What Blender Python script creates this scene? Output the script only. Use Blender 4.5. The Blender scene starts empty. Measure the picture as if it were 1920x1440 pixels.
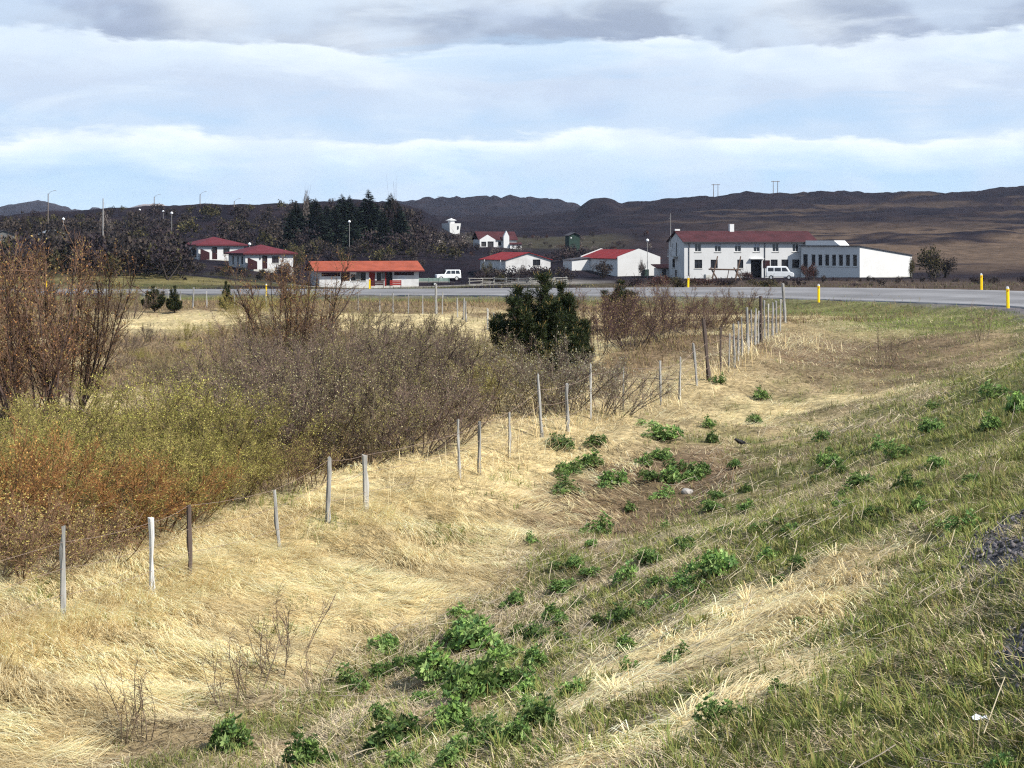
import bpy, math, random
import numpy as np
from mathutils import Vector, Matrix

# ------------------------------------------------------------------ camera, sky, sun
scene = bpy.context.scene
CZ = 5.0                      # eye height above the ditch bottom datum (m)
FP, HX, HY = 3000.0, 960.0, 455.0   # focal length and horizon of the photograph in its pixels
cam_d = bpy.data.cameras.new('camera')
cam = bpy.data.objects.new('camera', cam_d)
scene.collection.objects.link(cam)
cam.location = (0, 0, CZ)
cam.rotation_euler = (math.radians(90), 0, 0)
cam_d.sensor_width = 36.0
cam_d.lens = 36.0 * FP / 1920.0
cam_d.shift_y = -(720.0 - HY) / 1920.0
cam_d.clip_start = 0.1
cam_d.clip_end = 40000
scene.camera = cam
scene.view_settings.view_transform = 'Standard'
scene.view_settings.look = 'None'
scene.view_settings.exposure = 0.62
scene.cycles.use_denoising = False
scene.cycles.max_bounces = 6
scene.cycles.diffuse_bounces = 3
scene.cycles.glossy_bounces = 2
scene.cycles.transmission_bounces = 4
scene.cycles.volume_bounces = 0
scene.cycles.filter_width = 1.2
scene.view_settings.gamma = 1.0
scene.view_settings.use_curve_mapping = False

SUN_DIR = Vector((0.85, -0.50, 0.95)).normalized()      # towards the sun
sun_el = math.asin(SUN_DIR.z)
sun_az = math.atan2(SUN_DIR.x, SUN_DIR.y)
sun_d = bpy.data.lights.new('sun', 'SUN')
sun_d.energy = 5.0
sun_d.angle = math.radians(0.53)
sun_d.color = (1.0, 0.955, 0.87)
sun = bpy.data.objects.new('sun', sun_d)
scene.collection.objects.link(sun)
sun.rotation_euler = SUN_DIR.to_track_quat('Z', 'Y').to_euler()
sun.location = (60, -40, 80)

world = bpy.data.worlds.new('World')
scene.world = world
world.use_nodes = True

def lin(r, g, b):
    f = lambda c: ((c / 255 + 0.055) / 1.055) ** 2.4 if c > 10 else c / 255 / 12.92
    return np.array((f(r), f(g), f(b)))

def build_world():
    nt = world.node_tree
    nt.nodes.clear()
    N, L = nt.nodes.new, nt.links.new
    out = N('ShaderNodeOutputWorld')
    bg = N('ShaderNodeBackground')
    L(bg.outputs[0], out.inputs[0])
    sky = N('ShaderNodeTexSky')
    sky.sky_type = 'NISHITA'
    sky.sun_disc = False
    sky.sun_elevation = sun_el
    sky.sun_rotation = sun_az
    sky.altitude = 300
    sky.air_density = 1.0
    sky.dust_density = 0.25
    sky.ozone_density = 2.0
    bg.inputs['Strength'].default_value = 0.105

    def math_(op, a, b=None, c=None, clamp=False):
        n = N('ShaderNodeMath'); n.operation = op; n.use_clamp = clamp
        for i, v in enumerate((a, b, c)):
            if v is None: continue
            if isinstance(v, (int, float)): n.inputs[i].default_value = v
            else: L(v, n.inputs[i])
        return n.outputs[0]
    def noise_(vec, scale, detail, rough, dist=0.0):
        n = N('ShaderNodeTexNoise'); n.noise_dimensions = '3D'
        n.inputs['Scale'].default_value = scale
        n.inputs['Detail'].default_value = detail
        n.inputs['Roughness'].default_value = rough
        n.inputs['Distortion'].default_value = dist
        L(vec, n.inputs['Vector'])
        return n.outputs['Fac']
    def smooth(v, a, b):
        n = N('ShaderNodeMapRange'); n.interpolation_type = 'SMOOTHSTEP'
        L(v, n.inputs['Value'])
        n.inputs['From Min'].default_value = a; n.inputs['From Max'].default_value = b
        return n.outputs['Result']
    def mixc(f, a, b):
        n = N('ShaderNodeMix'); n.data_type = 'RGBA'
        if isinstance(f, (int, float)): n.inputs[0].default_value = f
        else: L(f, n.inputs[0])
        for i, v in ((6, a), (7, b)):
            if isinstance(v, tuple): n.inputs[i].default_value = (*v, 1)
            else: L(v, n.inputs[i])
        return n.outputs[2]

    tc = N('ShaderNodeTexCoord')
    sep = N('ShaderNodeSeparateXYZ'); L(tc.outputs['Generated'], sep.inputs[0])
    # directions dropped onto a (slightly domed) cloud deck
    zc = math_('ADD', math_('MAXIMUM', sep.outputs[2], 0.0), 0.075)
    comb = N('ShaderNodeCombineXYZ')
    L(math_('DIVIDE', sep.outputs[0], zc), comb.inputs[0]); L(math_('DIVIDE', sep.outputs[1], zc), comb.inputs[1])
    comb.inputs[2].default_value = CLOUD_SEED
    v = comb.outputs[0]
    big = noise_(v, 0.34, 1.0, 0.5, 0.0)
    fine = noise_(v, 1.5, 5.0, 0.58, 0.3)
    dens = math_('ADD', math_('MULTIPLY', big, 0.70), math_('MULTIPLY', fine, 0.30))
    mp2 = N('ShaderNodeMapping'); L(v, mp2.inputs['Vector'])
    mp2.inputs['Location'].default_value = (0.25, -0.45, 0.0)
    big2 = noise_(mp2.outputs[0], 0.34, 1.0, 0.5, 0.0)
    cover = smooth(dens, 0.40, 0.56)
    shade = smooth(math_('ADD', math_('MULTIPLY', dens, 0.55), math_('MULTIPLY', big2, 0.45)), 0.42, 0.64)
    K = 1.0 / 0.105
    ccol = mixc(shade, (0.60 * K, 0.66 * K, 0.72 * K), (0.29 * K, 0.32 * K, 0.385 * K))
    base = mixc(0.40, sky.outputs[0], (0.32 * K, 0.50 * K, 0.72 * K))
    high = mixc(math_('MULTIPLY', cover, 0.9), base, ccol)
    # low sky: cloud layers stacked towards the horizon, edges frayed by noise
    hor = math_('SQRT', math_('ADD', math_('MULTIPLY', sep.outputs[0], sep.outputs[0]), math_('MULTIPLY', sep.outputs[1], sep.outputs[1])))
    el = math_('DIVIDE', sep.outputs[2], math_('MAXIMUM', hor, 0.001))
    az = math_('ARCTAN2', sep.outputs[0], sep.outputs[1])
    lv = N('ShaderNodeCombineXYZ'); L(math_('MULTIPLY', az, 7.0), lv.inputs[0]); L(math_('MULTIPLY', el, 26.0), lv.inputs[1]); lv.inputs[2].default_value = CLOUD_SEED
    puff = noise_(lv.outputs[0], 2.6, 6.0, 0.60, 0.2)
    lv2 = N('ShaderNodeCombineXYZ'); L(math_('MULTIPLY', az, 7.0), lv2.inputs[0]); L(math_('MULTIPLY', el, 12.0), lv2.inputs[1]); lv2.inputs[2].default_value = CLOUD_SEED + 5.3
    soft = noise_(lv2.outputs[0], 0.9, 3.0, 0.5, 0.0)
    e2 = math_('ADD', el, math_('ADD', math_('MULTIPLY', math_('SUBTRACT', puff, 0.5), 0.030), math_('MULTIPLY', math_('SUBTRACT', soft, 0.5), 0.044)))
    rp = N('ShaderNodeValToRGB')
    L(math_('MULTIPLY', e2, 5.0), rp.inputs[0])
    stops = [(0.000, (214, 234, 246)), (0.022, (196, 222, 241)), (0.036, (188, 216, 239)), (0.045, (206, 227, 243)), (0.053, (226, 240, 249)), (0.0600, (243, 249, 253)),
             (0.0648, (198, 216, 235)), (0.074, (190, 212, 235)), (0.086, (198, 213, 232)), (0.098, (200, 212, 229)), (0.113, (220, 231, 243)), (0.1235, (230, 239, 247)),
             (0.1275, (156, 168, 189)), (0.142, (162, 173, 192)), (0.158, (196, 206, 219)), (0.180, (176, 187, 204))]
    els = rp.color_ramp.elements
    while len(els) > 1: els.remove(els[-1])
    for k, (p, c) in enumerate(stops):
        e = els[0] if k == 0 else els.new(p * 5.0)
        e.position = p * 5.0
        e.color = (*[float(q) for q in lin(*c)], 1)
    lv3 = N('ShaderNodeCombineXYZ'); L(math_('MULTIPLY', az, 9.0), lv3.inputs[0]); L(math_('MULTIPLY', el, 46.0), lv3.inputs[1]); lv3.inputs[2].default_value = CLOUD_SEED + 9.1
    wisp = noise_(lv3.outputs[0], 0.8, 5.0, 0.6, 0.5)
    # bright billows and grey undersides inside the layers
    bill = smooth(soft, 0.50, 0.72); grey = smooth(noise_(lv.outputs[0], 0.9, 4.0, 0.55, 0.0), 0.52, 0.74)
    low = mixc(math_('MULTIPLY', bill, 0.50), rp.outputs[0], tuple(float(q) for q in lin(240, 246, 251)))
    low = mixc(math_('MULTIPLY', smooth(wisp, 0.52, 0.70), 0.45), low, tuple(float(q) for q in lin(235, 243, 250)))
    low = mixc(math_('MULTIPLY', smooth(wisp, 0.46, 0.30), 0.55), low, tuple(float(q) for q in lin(182, 208, 234)))
    low = mixc(math_('MULTIPLY', grey, 0.38), low, tuple(float(q) for q in lin(186, 198, 222)))
    patch = smooth(noise_(lv2.outputs[0], 2.1, 3.0, 0.55, 0.0), 0.44, 0.62)
    low = mixc(math_('MULTIPLY', patch, 0.55), low, tuple(float(q) for q in lin(208, 222, 238)))
    gain = N('ShaderNodeMix'); gain.data_type = 'RGBA'; gain.blend_type = 'MULTIPLY'; gain.inputs[0].default_value = 1.0
    L(low, gain.inputs[6]); gain.inputs[7].default_value = (0.74 * K, 0.755 * K, 0.765 * K, 1)
    col = mixc(smooth(el, 0.15, 0.24), gain.outputs[2], high)
    L(col, bg.inputs['Color'])
CLOUD_SEED = 30.1
build_world()

# ------------------------------------------------------------------ numeric helpers
def hash2(ix, iy, seed):
    n = (ix.astype(np.int64) * 374761393 + iy.astype(np.int64) * 668265263 + seed * 974634777) & 0x7fffffff
    n = ((n ^ (n >> 13)) * 1274126177) & 0x7fffffff
    return ((n ^ (n >> 16)) & 0xffffff) / float(0xffffff)

def vnoise(x, y, seed=0):
    ix = np.floor(x); iy = np.floor(y)
    fx = x - ix; fy = y - iy
    fx = fx * fx * fx * (fx * (fx * 6 - 15) + 10); fy = fy * fy * fy * (fy * (fy * 6 - 15) + 10)
    a = hash2(ix, iy, seed); b = hash2(ix + 1, iy, seed)
    c = hash2(ix, iy + 1, seed); d = hash2(ix + 1, iy + 1, seed)
    return (a * (1 - fx) + b * fx) * (1 - fy) + (c * (1 - fx) + d * fx) * fy

def fbm(x, y, seed=0, octaves=4, rough=0.5):
    s = 0.0; amp = 1.0; tot = 0.0
    ca, sa = math.cos(0.7), math.sin(0.7)
    for o in range(octaves):
        s = s + amp * vnoise(x + 17.3 * o, y - 9.1 * o, seed + o)
        tot += amp; amp *= rough
        x, y = (ca * x - sa * y) * 2.03, (sa * x + ca * y) * 2.03
    return s / tot          # 0..1

def sstep(a, b, v):
    t = np.clip((v - a) / (b - a), 0, 1)
    return t * t * (3 - 2 * t)

def px_at(px, d):           # lateral metres of a bearing read off the photograph
    return (px - HX) / FP * d

# ------------------------------------------------------------------ terrain
# road: stations of (left edge, right edge) with depth below the eye
ROAD = [((0.9, -6, 1.6), (7.8, -8, 1.55)), ((3.75, 8.7, 1.95), (10.4, 6.5, 1.85)), ((7.7, 20, 2.25), (14.2, 17.5, 2.1)),
        ((12.5, 36, 2.5), (19.2, 34, 2.35)), ((17.8, 53, 2.72), (25, 51.5, 2.5)), ((23.0, 73, 2.97), (31.5, 71, 2.7)),
        ((22.2, 84, 3.2), (32.5, 86, 2.75)), ((18, 94, 3.35), (27, 98, 2.8)), ((11.1, 101.5, 3.42), (16, 107.5, 2.95)),
        ((-5.6, 120, 3.95), (-1.5, 127.5, 3.6)), ((-20.6, 134, 4.3), (-17, 143, 4.1)), ((-42.7, 158, 4.95), (-40, 169, 4.85)),
        ((-85, 198, 5.9), (-80, 210, 5.9)), ((-130, 240, 6.5), (-126, 252, 6.4))]

def catmull(P, n):
    P = np.array(P, float)
    out = []
    for i in range(len(P) - 1):
        p0 = P[max(i - 1, 0)]; p1 = P[i]; p2 = P[i + 1]; p3 = P[min(i + 2, len(P) - 1)]
        for k in range(n):
            t = k / n
            out.append(0.5 * (2 * p1 + (p2 - p0) * t + (2 * p0 - 5 * p1 + 4 * p2 - p3) * t * t + (3 * p1 - p0 - 3 * p2 + p3) * t ** 3))
    out.append(P[-1])
    return np.array(out)

RL = catmull([s[0] for s in ROAD], 8); RR = catmull([s[1] for s in ROAD], 8)
RL[:, 2] = CZ - RL[:, 2]; RR[:, 2] = CZ - RR[:, 2]

CTRL = []                                    # x, y, depth below the eye
def fence_xy(d): return 0.448 * d - 13.3, d
for d, h in ((6, 4.5), (12, 4.42), (18.3, 4.33), (23.6, 4.19), (27.7, 4.0), (33.3, 3.77), (40.8, 3.6)):
    CTRL.append((*fence_xy(d), h))
CTRL += [(px_at(1378, 43.5), 43.5, 3.32), (px_at(1425, 49), 49, 3.1), (px_at(1470, 58), 58, 2.95)]
CTRL += [(-8.4, 2.6, 5.0), (-5.2, 10.8, 5.0), (-1.6, 18.8, 4.88), (1.98, 26.8, 4.6), (5.6, 34.8, 4.15), (-6.5, 13.6, 4.45), (-4.0, 19.0, 4.36), (-0.6, 26.7, 4.1), (9.5, 42.6, 3.7), (10, 50, 3.45), (13, 56, 3.35)]
CTRL += [(-3.4, 3.5, 3.7), (0.6, 3.2, 2.6), (1.6, 6, 2.65), (-1.0, 9.6, 3.55), (2.4, 9.0, 2.6), (3.0, 19.3, 3.5), (6.2, 27, 3.4), (9.2, 35.3, 3.3), (15.3, 52.5, 3.05), (19, 65, 3.25), (6.3, 19.6, 2.75), (10.9, 35.7, 2.85)]
CTRL += [(-12, 12, 4.45), (-16, 18, 4.45), (-12, 25, 4.4), (-8, 33, 4.25), (-3, 45, 4.0), (-15, 45, 4.3), (0, 55, 3.75), (-10, 60, 4.05), (-22, 60, 4.3),
         (-24, 72, 4.25), (-3.8, 82, 3.6), (-17.4, 87, 3.65), (-32, 98, 4.0), (-8, 108, 4.05), (-24, 122, 4.5), (-50, 145, 5.2), (-40, 60, 4.3), (-60, 100, 4.6),
         (16, 80, 3.75), (8, 86, 3.75), (5, 70, 3.55), (12, 72, 3.55)]
CTRL += [(27, 250, 5.6), (44, 252, 5.55), (53.5, 246, 5.42), (66, 255, 5.45), (25, 200, 5.2), (20, 150, 4.4), (45, 132, 3.75), (60, 180, 4.7), (88, 260, 5.0), (110, 180, 4.2), (70, 110, 3.0),
         (-28, 232, 6.3), (-12, 232, 6.3), (-10.5, 275, 7.1), (0, 235, 6.2), (-12, 185, 5.4), (-28, 190, 5.4), (-41, 250, 4.25), (-50, 266, 2.9), (-46, 214, 4.55), (-62, 214, 4.3),
         (-80, 240, 3.6), (1.0, 271, 5.15), (17, 262, 5.5), (45, 60, 2.2), (60, 60, 2.2), (-45, 190, 5.0), (-100, 220, 4.2), (-70, 170, 5.2)]
S300 = ([-1500, -600, 0, 350, 560, 800, 1000, 1250, 1600, 1900, 2600, 3500], [450, 450, 452, 468, 474, 480, 484, 496, 496, 488, 480, 480])
for px in (-1200, -600, -200, 150, 420, 640, 860, 1080, 1300, 1600, 1900, 2300, 3000):
    CTRL.append((px_at(px, 300), 300, (np.interp(px, *S300) - HY) / FP * 300))
C = np.array(CTRL)

def warp(x, y):
    r = np.sqrt(x * x + y * y) + 5.0
    return np.stack([x / r * 2.2, np.log(r) * 1.6], -1)

def tps(r2): return 0.5 * r2 * np.log(r2 + 1e-12)
Wc = warp(C[:, 0], C[:, 1]); nC = len(C)
K_ = tps(((Wc[:, None] - Wc[None]) ** 2).sum(-1)) + np.eye(nC) * 2e-4
P_ = np.concatenate([np.ones((nC, 1)), Wc], 1)
A_ = np.block([[K_, P_], [P_.T, np.zeros((3, 3))]])
SOL = np.linalg.solve(A_, np.concatenate([CZ - C[:, 2], np.zeros(3)]))

HILLS = [  # distance, bearings (photo px), skyline rows (photo px)
    (300, *S300),
    (345, [-1500, -300, 0, 300, 560, 700, 800, 880, 960, 1100, 1250, 1500, 1900, 3500], [436, 436, 438, 442, 455, 456, 457, 466, 470, 466, 476, 470, 462, 455]),
    (430, [-1500, -600, -300, 0, 130, 200, 260, 330, 380, 440, 540, 600, 660, 740, 790, 850, 900, 1000, 1150, 1300, 1600, 1900, 3500],
          [400, 395, 398, 404, 402, 395, 393, 387, 383, 382, 383, 380, 377, 381, 395, 432, 446, 446, 436, 440, 438, 432, 425]),
    (600, [-1500, 0, 500, 800, 950, 1080, 1200, 1300, 1450, 1600, 1900, 3500], [425, 425, 410, 412, 424, 420, 408, 405, 402, 404, 402, 395]),
    (850, [-1500, 0, 500, 700, 800, 1000, 1080, 1093, 1108, 1135, 1150, 1162, 1180, 1220, 1290, 1340, 1370, 1400, 1450, 1550, 1640, 1680, 1705, 1760, 1800, 1850, 1900, 1960, 2300, 3500],
          [430, 430, 415, 405, 410, 408, 398, 388, 378, 372, 375, 384, 383, 378, 372, 371, 367, 363, 366, 366, 368, 365, 361, 364, 363, 360, 357, 352, 346, 340]),
    (1100, [-1500, 0, 700, 1100, 1500, 3500], [435, 435, 425, 410, 392, 375]),
    (1600, [-1500, 0, 400, 600, 700, 760, 800, 850, 930, 1000, 1050, 1078, 1110, 1160, 1300, 3500], [440, 440, 430, 400, 383, 379, 377, 374, 372, 375, 380, 386, 397, 415, 430, 430]),
    (2600, [-1500, -600, -200, -60, 0, 25, 50, 75, 95, 115, 135, 160, 175, 190, 230, 300, 700, 1500, 3500], [392, 380, 398, 394, 389, 385, 382, 380, 384, 388, 395, 397, 393, 396, 402, 420, 440, 445, 440]),
    (4600, [-1500, 0, 200, 250, 268, 285, 300, 322, 380, 600, 3500], [430, 425, 410, 391, 387, 386, 387, 391, 405, 440, 440]),
    (6500, [-1500, 3500], [450, 450]),
]
LD = np.log([h[0] for h in HILLS])

def hill_z(x, y):
    d = np.maximum(y, 50.0)
    px = x / d * FP + HX
    rows = np.stack([np.interp(px, h[1], h[2]) for h in HILLS], 0)
    zs = CZ - (rows - HY) / FP * np.array([h[0] for h in HILLS])[:, None]
    ld = np.clip(np.log(d), LD[0], LD[-1])
    k = np.clip(np.searchsorted(LD, ld, side='right') - 1, 0, len(LD) - 2)
    t = (ld - LD[k]) / (LD[k + 1] - LD[k])
    t = t * t * (3 - 2 * t)
    i = np.arange(len(x))
    return zs[k, i] * (1 - t) + zs[k + 1, i] * t

def road_frame(x, y):
    """distance parameter across the road: 0 at the left edge, 1 at the right edge, distance outside and road height"""
    mid = 0.5 * (RL + RR)
    best = np.full(x.shape, 1e9); across = np.zeros(x.shape); zr = np.zeros(x.shape); wid = np.ones(x.shape)
    def visit(i, k, sel):
        X, Y = x[sel], y[sel]
        a, b = mid[i], mid[k]
        dx, dy = b[0] - a[0], b[1] - a[1]
        t = np.clip(((X - a[0]) * dx + (Y - a[1]) * dy) / (dx * dx + dy * dy), 0, 1)
        l = RL[i][:, None] + (RL[k] - RL[i])[:, None] * t; r = RR[i][:, None] + (RR[k] - RR[i])[:, None] * t
        ax, ay = r[0] - l[0], r[1] - l[1]
        w2 = ax * ax + ay * ay
        s = ((X - l[0]) * ax + (Y - l[1]) * ay) / w2
        cs = np.clip(s, 0, 1)
        dd = np.sqrt((X - l[0] - ax * cs) ** 2 + (Y - l[1] - ay * cs) ** 2)
        m = dd < best[sel]
        idx = sel[m]
        best[idx] = dd[m]; across[idx] = s[m]; wid[idx] = np.sqrt(w2[m]); zr[idx] = (l[2] + (r[2] - l[2]) * cs)[m]
    every = np.arange(len(x))
    for i in range(0, len(mid) - 1, 8): visit(i, min(i + 8, len(mid) - 1), every)
    close = np.nonzero(best < 14.0)[0]
    best[close] = 1e9
    xc, yc = x[close], y[close]
    for i in range(len(mid) - 1):
        lo = np.minimum(mid[i], mid[i + 1]) - 20; hi = np.maximum(mid[i], mid[i + 1]) + 20
        m = (xc > lo[0]) & (xc < hi[0]) & (yc > lo[1]) & (yc < hi[1])
        if m.any(): visit(i, i + 1, close[m])
    return across, best, zr, wid

# fence axis
FDIR = np.array((0.448, 1.0)); FDIR /= np.linalg.norm(FDIR)
FNRM = np.array((FDIR[1], -FDIR[0]))
def fence_st(x, y):
    dx = np.asarray(x) - (-5.1); dy = np.asarray(y) - 18.3
    return dx * FNRM[0] + dy * FNRM[1], dx * FDIR[0] + dy * FDIR[1]

def ground_z(x, y, micro=True):
    x = np.atleast_1d(np.asarray(x, float)); y = np.atleast_1d(np.asarray(y, float))
    W = warp(x, y)
    z = SOL[nC] + SOL[nC + 1] * W[:, 0] + SOL[nC + 2] * W[:, 1]
    for j in range(nC):
        z = z + SOL[j] * tps((W[:, 0] - Wc[j, 0]) ** 2 + (W[:, 1] - Wc[j, 1]) ** 2)
    far = sstep(262, 312, y)
    z = z * (1 - far) + hill_z(x, y) * far
    if micro:
        r = np.sqrt(x * x + y * y)
        near = 1 - sstep(60, 140, r)
        z = z + near * ((fbm(x * 0.9, y * 0.9, 5, 3) - 0.5) * 0.26 + (fbm(x * 0.28, y * 0.28, 11, 2) - 0.5) * 0.30 * (0.35 + 0.65 * sstep(14, 30, r)))
        # folds of flattened grass running down the bank below the fence
        fs, ft = fence_st(x, y)
        bank = sstep(-1.0, 0.2, fs) * (1 - sstep(2.6, 3.8, fs)) * (1 - sstep(40, 60, r))
        z = z + bank * ((fbm(ft * 1.5, fs * 0.55, 141, 3) - 0.5) * 0.30)
        mid = sstep(50, 150, r)
        z = z + mid * (fbm(x * 0.05, y * 0.05, 21, 4, 0.6) - 0.5) * np.clip(r / 140.0, 0.5, 12.0) * (1 - 0.75 * np.exp(-((r - 250) / 60.0) ** 2))
    ac, out, zr, wid = road_frame(x, y)
    under = 1 - sstep(0.15, 1.3 + 1.6 * sstep(60, 90, y), out)
    z = z * (1 - under) + (zr - 0.07) * under
    return z

def gz(x, y): return float(ground_z([x], [y])[0])

def hit(px, py, dmin=4.0, dmax=4000.0):
    """walk along a bearing until the ground is met: where a thing seen in the photo stands"""
    d = np.exp(np.linspace(math.log(dmin), math.log(dmax), 1500))
    x = (px - HX) / FP * d
    z = ground_z(x, d)
    ray = CZ - (py - HY) / FP * d
    k = np.argmax(z >= ray)
    return Vector((x[k], d[k], z[k]))

# ------------------------------------------------------------------ mesh and material helpers
COL = scene.collection
def link(o, parent=None):
    COL.objects.link(o)
    if parent is not None: o.parent = parent
    return o

def tag(o, label=None, cat=None, group=None, kind=None):
    if label: o['label'] = label
    if cat: o['category'] = cat
    if group: o['group'] = group
    if kind: o['kind'] = kind
    return o

def empty(name, loc, rz=0.0, label=None, cat=None, group=None):
    o = bpy.data.objects.new(name, None)
    o.empty_display_size = 0.2
    o.location = loc; o.rotation_euler = (0, 0, rz)
    link(o)
    return tag(o, label, cat, group)

def mesh_np(name, V, F, cols=None, mats=(), fmat=None, smooth=False):
    """V (n,3), F (m,3|4) or list of faces; cols (n,3) per-vertex surface colour"""
    me = bpy.data.meshes.new(name)
    if isinstance(F, np.ndarray):
        V = np.ascontiguousarray(V, dtype=np.float32)
        m, k = F.shape
        me.vertices.add(len(V)); me.vertices.foreach_set('co', V.ravel())
        me.loops.add(m * k); me.loops.foreach_set('vertex_index', np.ascontiguousarray(F, dtype=np.int32).ravel())
        me.polygons.add(m)
        me.polygons.foreach_set('loop_start', np.arange(0, m * k, k, dtype=np.int32))
        me.polygons.foreach_set('loop_total', np.full(m, k, dtype=np.int32))
        if smooth: me.polygons.foreach_set('use_smooth', np.ones(m, dtype=bool))
        if fmat is not None: me.polygons.foreach_set('material_index', np.asarray(fmat, dtype=np.int32))
        me.update(calc_edges=True)
    else:
        me.from_pydata([tuple(v) for v in V], [], F)
        if fmat is not None:
            for p, i in zip(me.polygons, fmat): p.material_index = i
        if smooth:
            for p in me.polygons: p.use_smooth = True
        me.update()
    if cols is not None:
        at = me.attributes.new('col', 'FLOAT_COLOR', 'POINT')
        c4 = np.ones((len(me.vertices), 4), dtype=np.float32); c4[:, :3] = cols
        at.data.foreach_set('color', c4.ravel())
    for mt in mats: me.materials.append(mt)
    return me

def obj(name, me, parent=None, loc=None):
    o = bpy.data.objects.new(name, me)
    if loc is not None: o.location = loc
    return link(o, parent)

class MB:
    """collects boxes, prisms, tubes; build() links them as ONE mesh object"""
    def __init__(self): self.v = []; self.f = []
    def add(self, vs, fs):
        n = len(self.v)
        self.v += [tuple(p) for p in vs]
        self.f += [tuple(i + n for i in f) for f in fs]
        return self
    def box(self, x0, y0, z0, x1, y1, z1):
        return self.add([(x0, y0, z0), (x1, y0, z0), (x1, y1, z0), (x0, y1, z0), (x0, y0, z1), (x1, y0, z1), (x1, y1, z1), (x0, y1, z1)],
                        [(0, 3, 2, 1), (4, 5, 6, 7), (0, 1, 5, 4), (1, 2, 6, 5), (2, 3, 7, 6), (3, 0, 4, 7)])
    def prism(self, poly, axis, a, b):
        """polygon of 2D points extruded along axis 'x','y','z' from a to b"""
        def p(u, v, w):
            return {'x': (w, u, v), 'y': (u, w, v), 'z': (u, v, w)}[axis]
        n = len(poly)
        vs = [p(u, v, a) for u, v in poly] + [p(u, v, b) for u, v in poly]
        fs = [tuple(range(n))[::-1], tuple(range(n, 2 * n))] + [(i, (i + 1) % n, n + (i + 1) % n, n + i) for i in range(n)]
        return self.add(vs, fs)
    def tube(self, pts, rads, n=6, caps=True):
        pts = [Vector(p) for p in pts]
        if isinstance(rads, (int, float)): rads = [rads] * len(pts)
        base = len(self.v); rings = []
        for i, p in enumerate(pts):
            d = (pts[min(i + 1, len(pts) - 1)] - pts[max(i - 1, 0)]).normalized()
            a = d.cross(Vector((0, 0, 1)) if abs(d.z) < 0.9 else Vector((1, 0, 0))).normalized(); b = d.cross(a)
            for k in range(n):
                t = 2 * math.pi * k / n
                self.v.append(tuple(p + (a * math.cos(t) + b * math.sin(t)) * rads[i]))
        for i in range(len(pts) - 1):
            for k in range(n):
                k2 = (k + 1) % n
                self.f.append((base + i * n + k, base + i * n + k2, base + (i + 1) * n + k2, base + (i + 1) * n + k))
        if caps:
            self.f.append(tuple(base + k for k in range(n))[::-1])
            self.f.append(tuple(base + (len(pts) - 1) * n + k for k in range(n)))
        return self
    def mesh(self, name, mat, smooth=False): return mesh_np(name, self.v, self.f, mats=[mat] if mat else (), smooth=smooth)
    def build(self, name, mat, parent=None, smooth=False, bevel=0.0):
        o = obj(name, self.mesh(name, mat, smooth), parent)
        if bevel:
            md = o.modifiers.new('bevel', 'BEVEL'); md.width = bevel; md.segments = 2; md.limit_method = 'ANGLE'
        return o

def new_mat(name):
    m = bpy.data.materials.new(name); m.use_nodes = True
    nt = m.node_tree
    return m, nt, nt.nodes['Principled BSDF'], nt.nodes['Material Output']

def set_spec(b, v):
    for k in ('Specular IOR Level', 'Specular'):
        if k in b.inputs: b.inputs[k].default_value = v; return

def plain(name, color, rough=0.6, spec=0.3, var=0.12, scale=3.0, bump=0.0, metallic=0.0, dirt=None, streak=False):
    m, nt, b, out = new_mat(name)
    b.inputs['Roughness'].default_value = rough; set_spec(b, spec); b.inputs['Metallic'].default_value = metallic
    tc = nt.nodes.new('ShaderNodeTexCoord')
    nz = nt.nodes.new('ShaderNodeTexNoise'); nz.inputs['Scale'].default_value = scale; nz.inputs['Detail'].default_value = 5; nz.inputs['Roughness'].default_value = 0.65
    if streak:
        mp = nt.nodes.new('ShaderNodeMapping'); mp.inputs['Scale'].default_value = (1, 1, 0.15)
        nt.links.new(tc.outputs['Object'], mp.inputs['Vector']); nt.links.new(mp.outputs[0], nz.inputs['Vector'])
    else:
        nt.links.new(tc.outputs['Object'], nz.inputs['Vector'])
    rp = nt.nodes.new('ShaderNodeValToRGB')
    c = np.array(color, float)
    lo = c * (1 - var) if dirt is None else np.array(dirt, float)
    rp.color_ramp.elements[0].color = (*lo, 1); rp.color_ramp.elements[0].position = 0.28
    rp.color_ramp.elements[1].color = (*np.clip(c * (1 + var * 0.5), 0, 0.95), 1); rp.color_ramp.elements[1].position = 0.62
    nt.links.new(nz.outputs['Fac'], rp.inputs[0]); nt.links.new(rp.outputs[0], b.inputs['Base Color'])
    if bump:
        bp = nt.nodes.new('ShaderNodeBump'); bp.inputs['Strength'].default_value = bump; bp.inputs['Distance'].default_value = 0.02
        nt.links.new(nz.outputs['Fac'], bp.inputs['Height']); nt.links.new(bp.outputs[0], b.inputs['Normal'])
    return m

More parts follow.
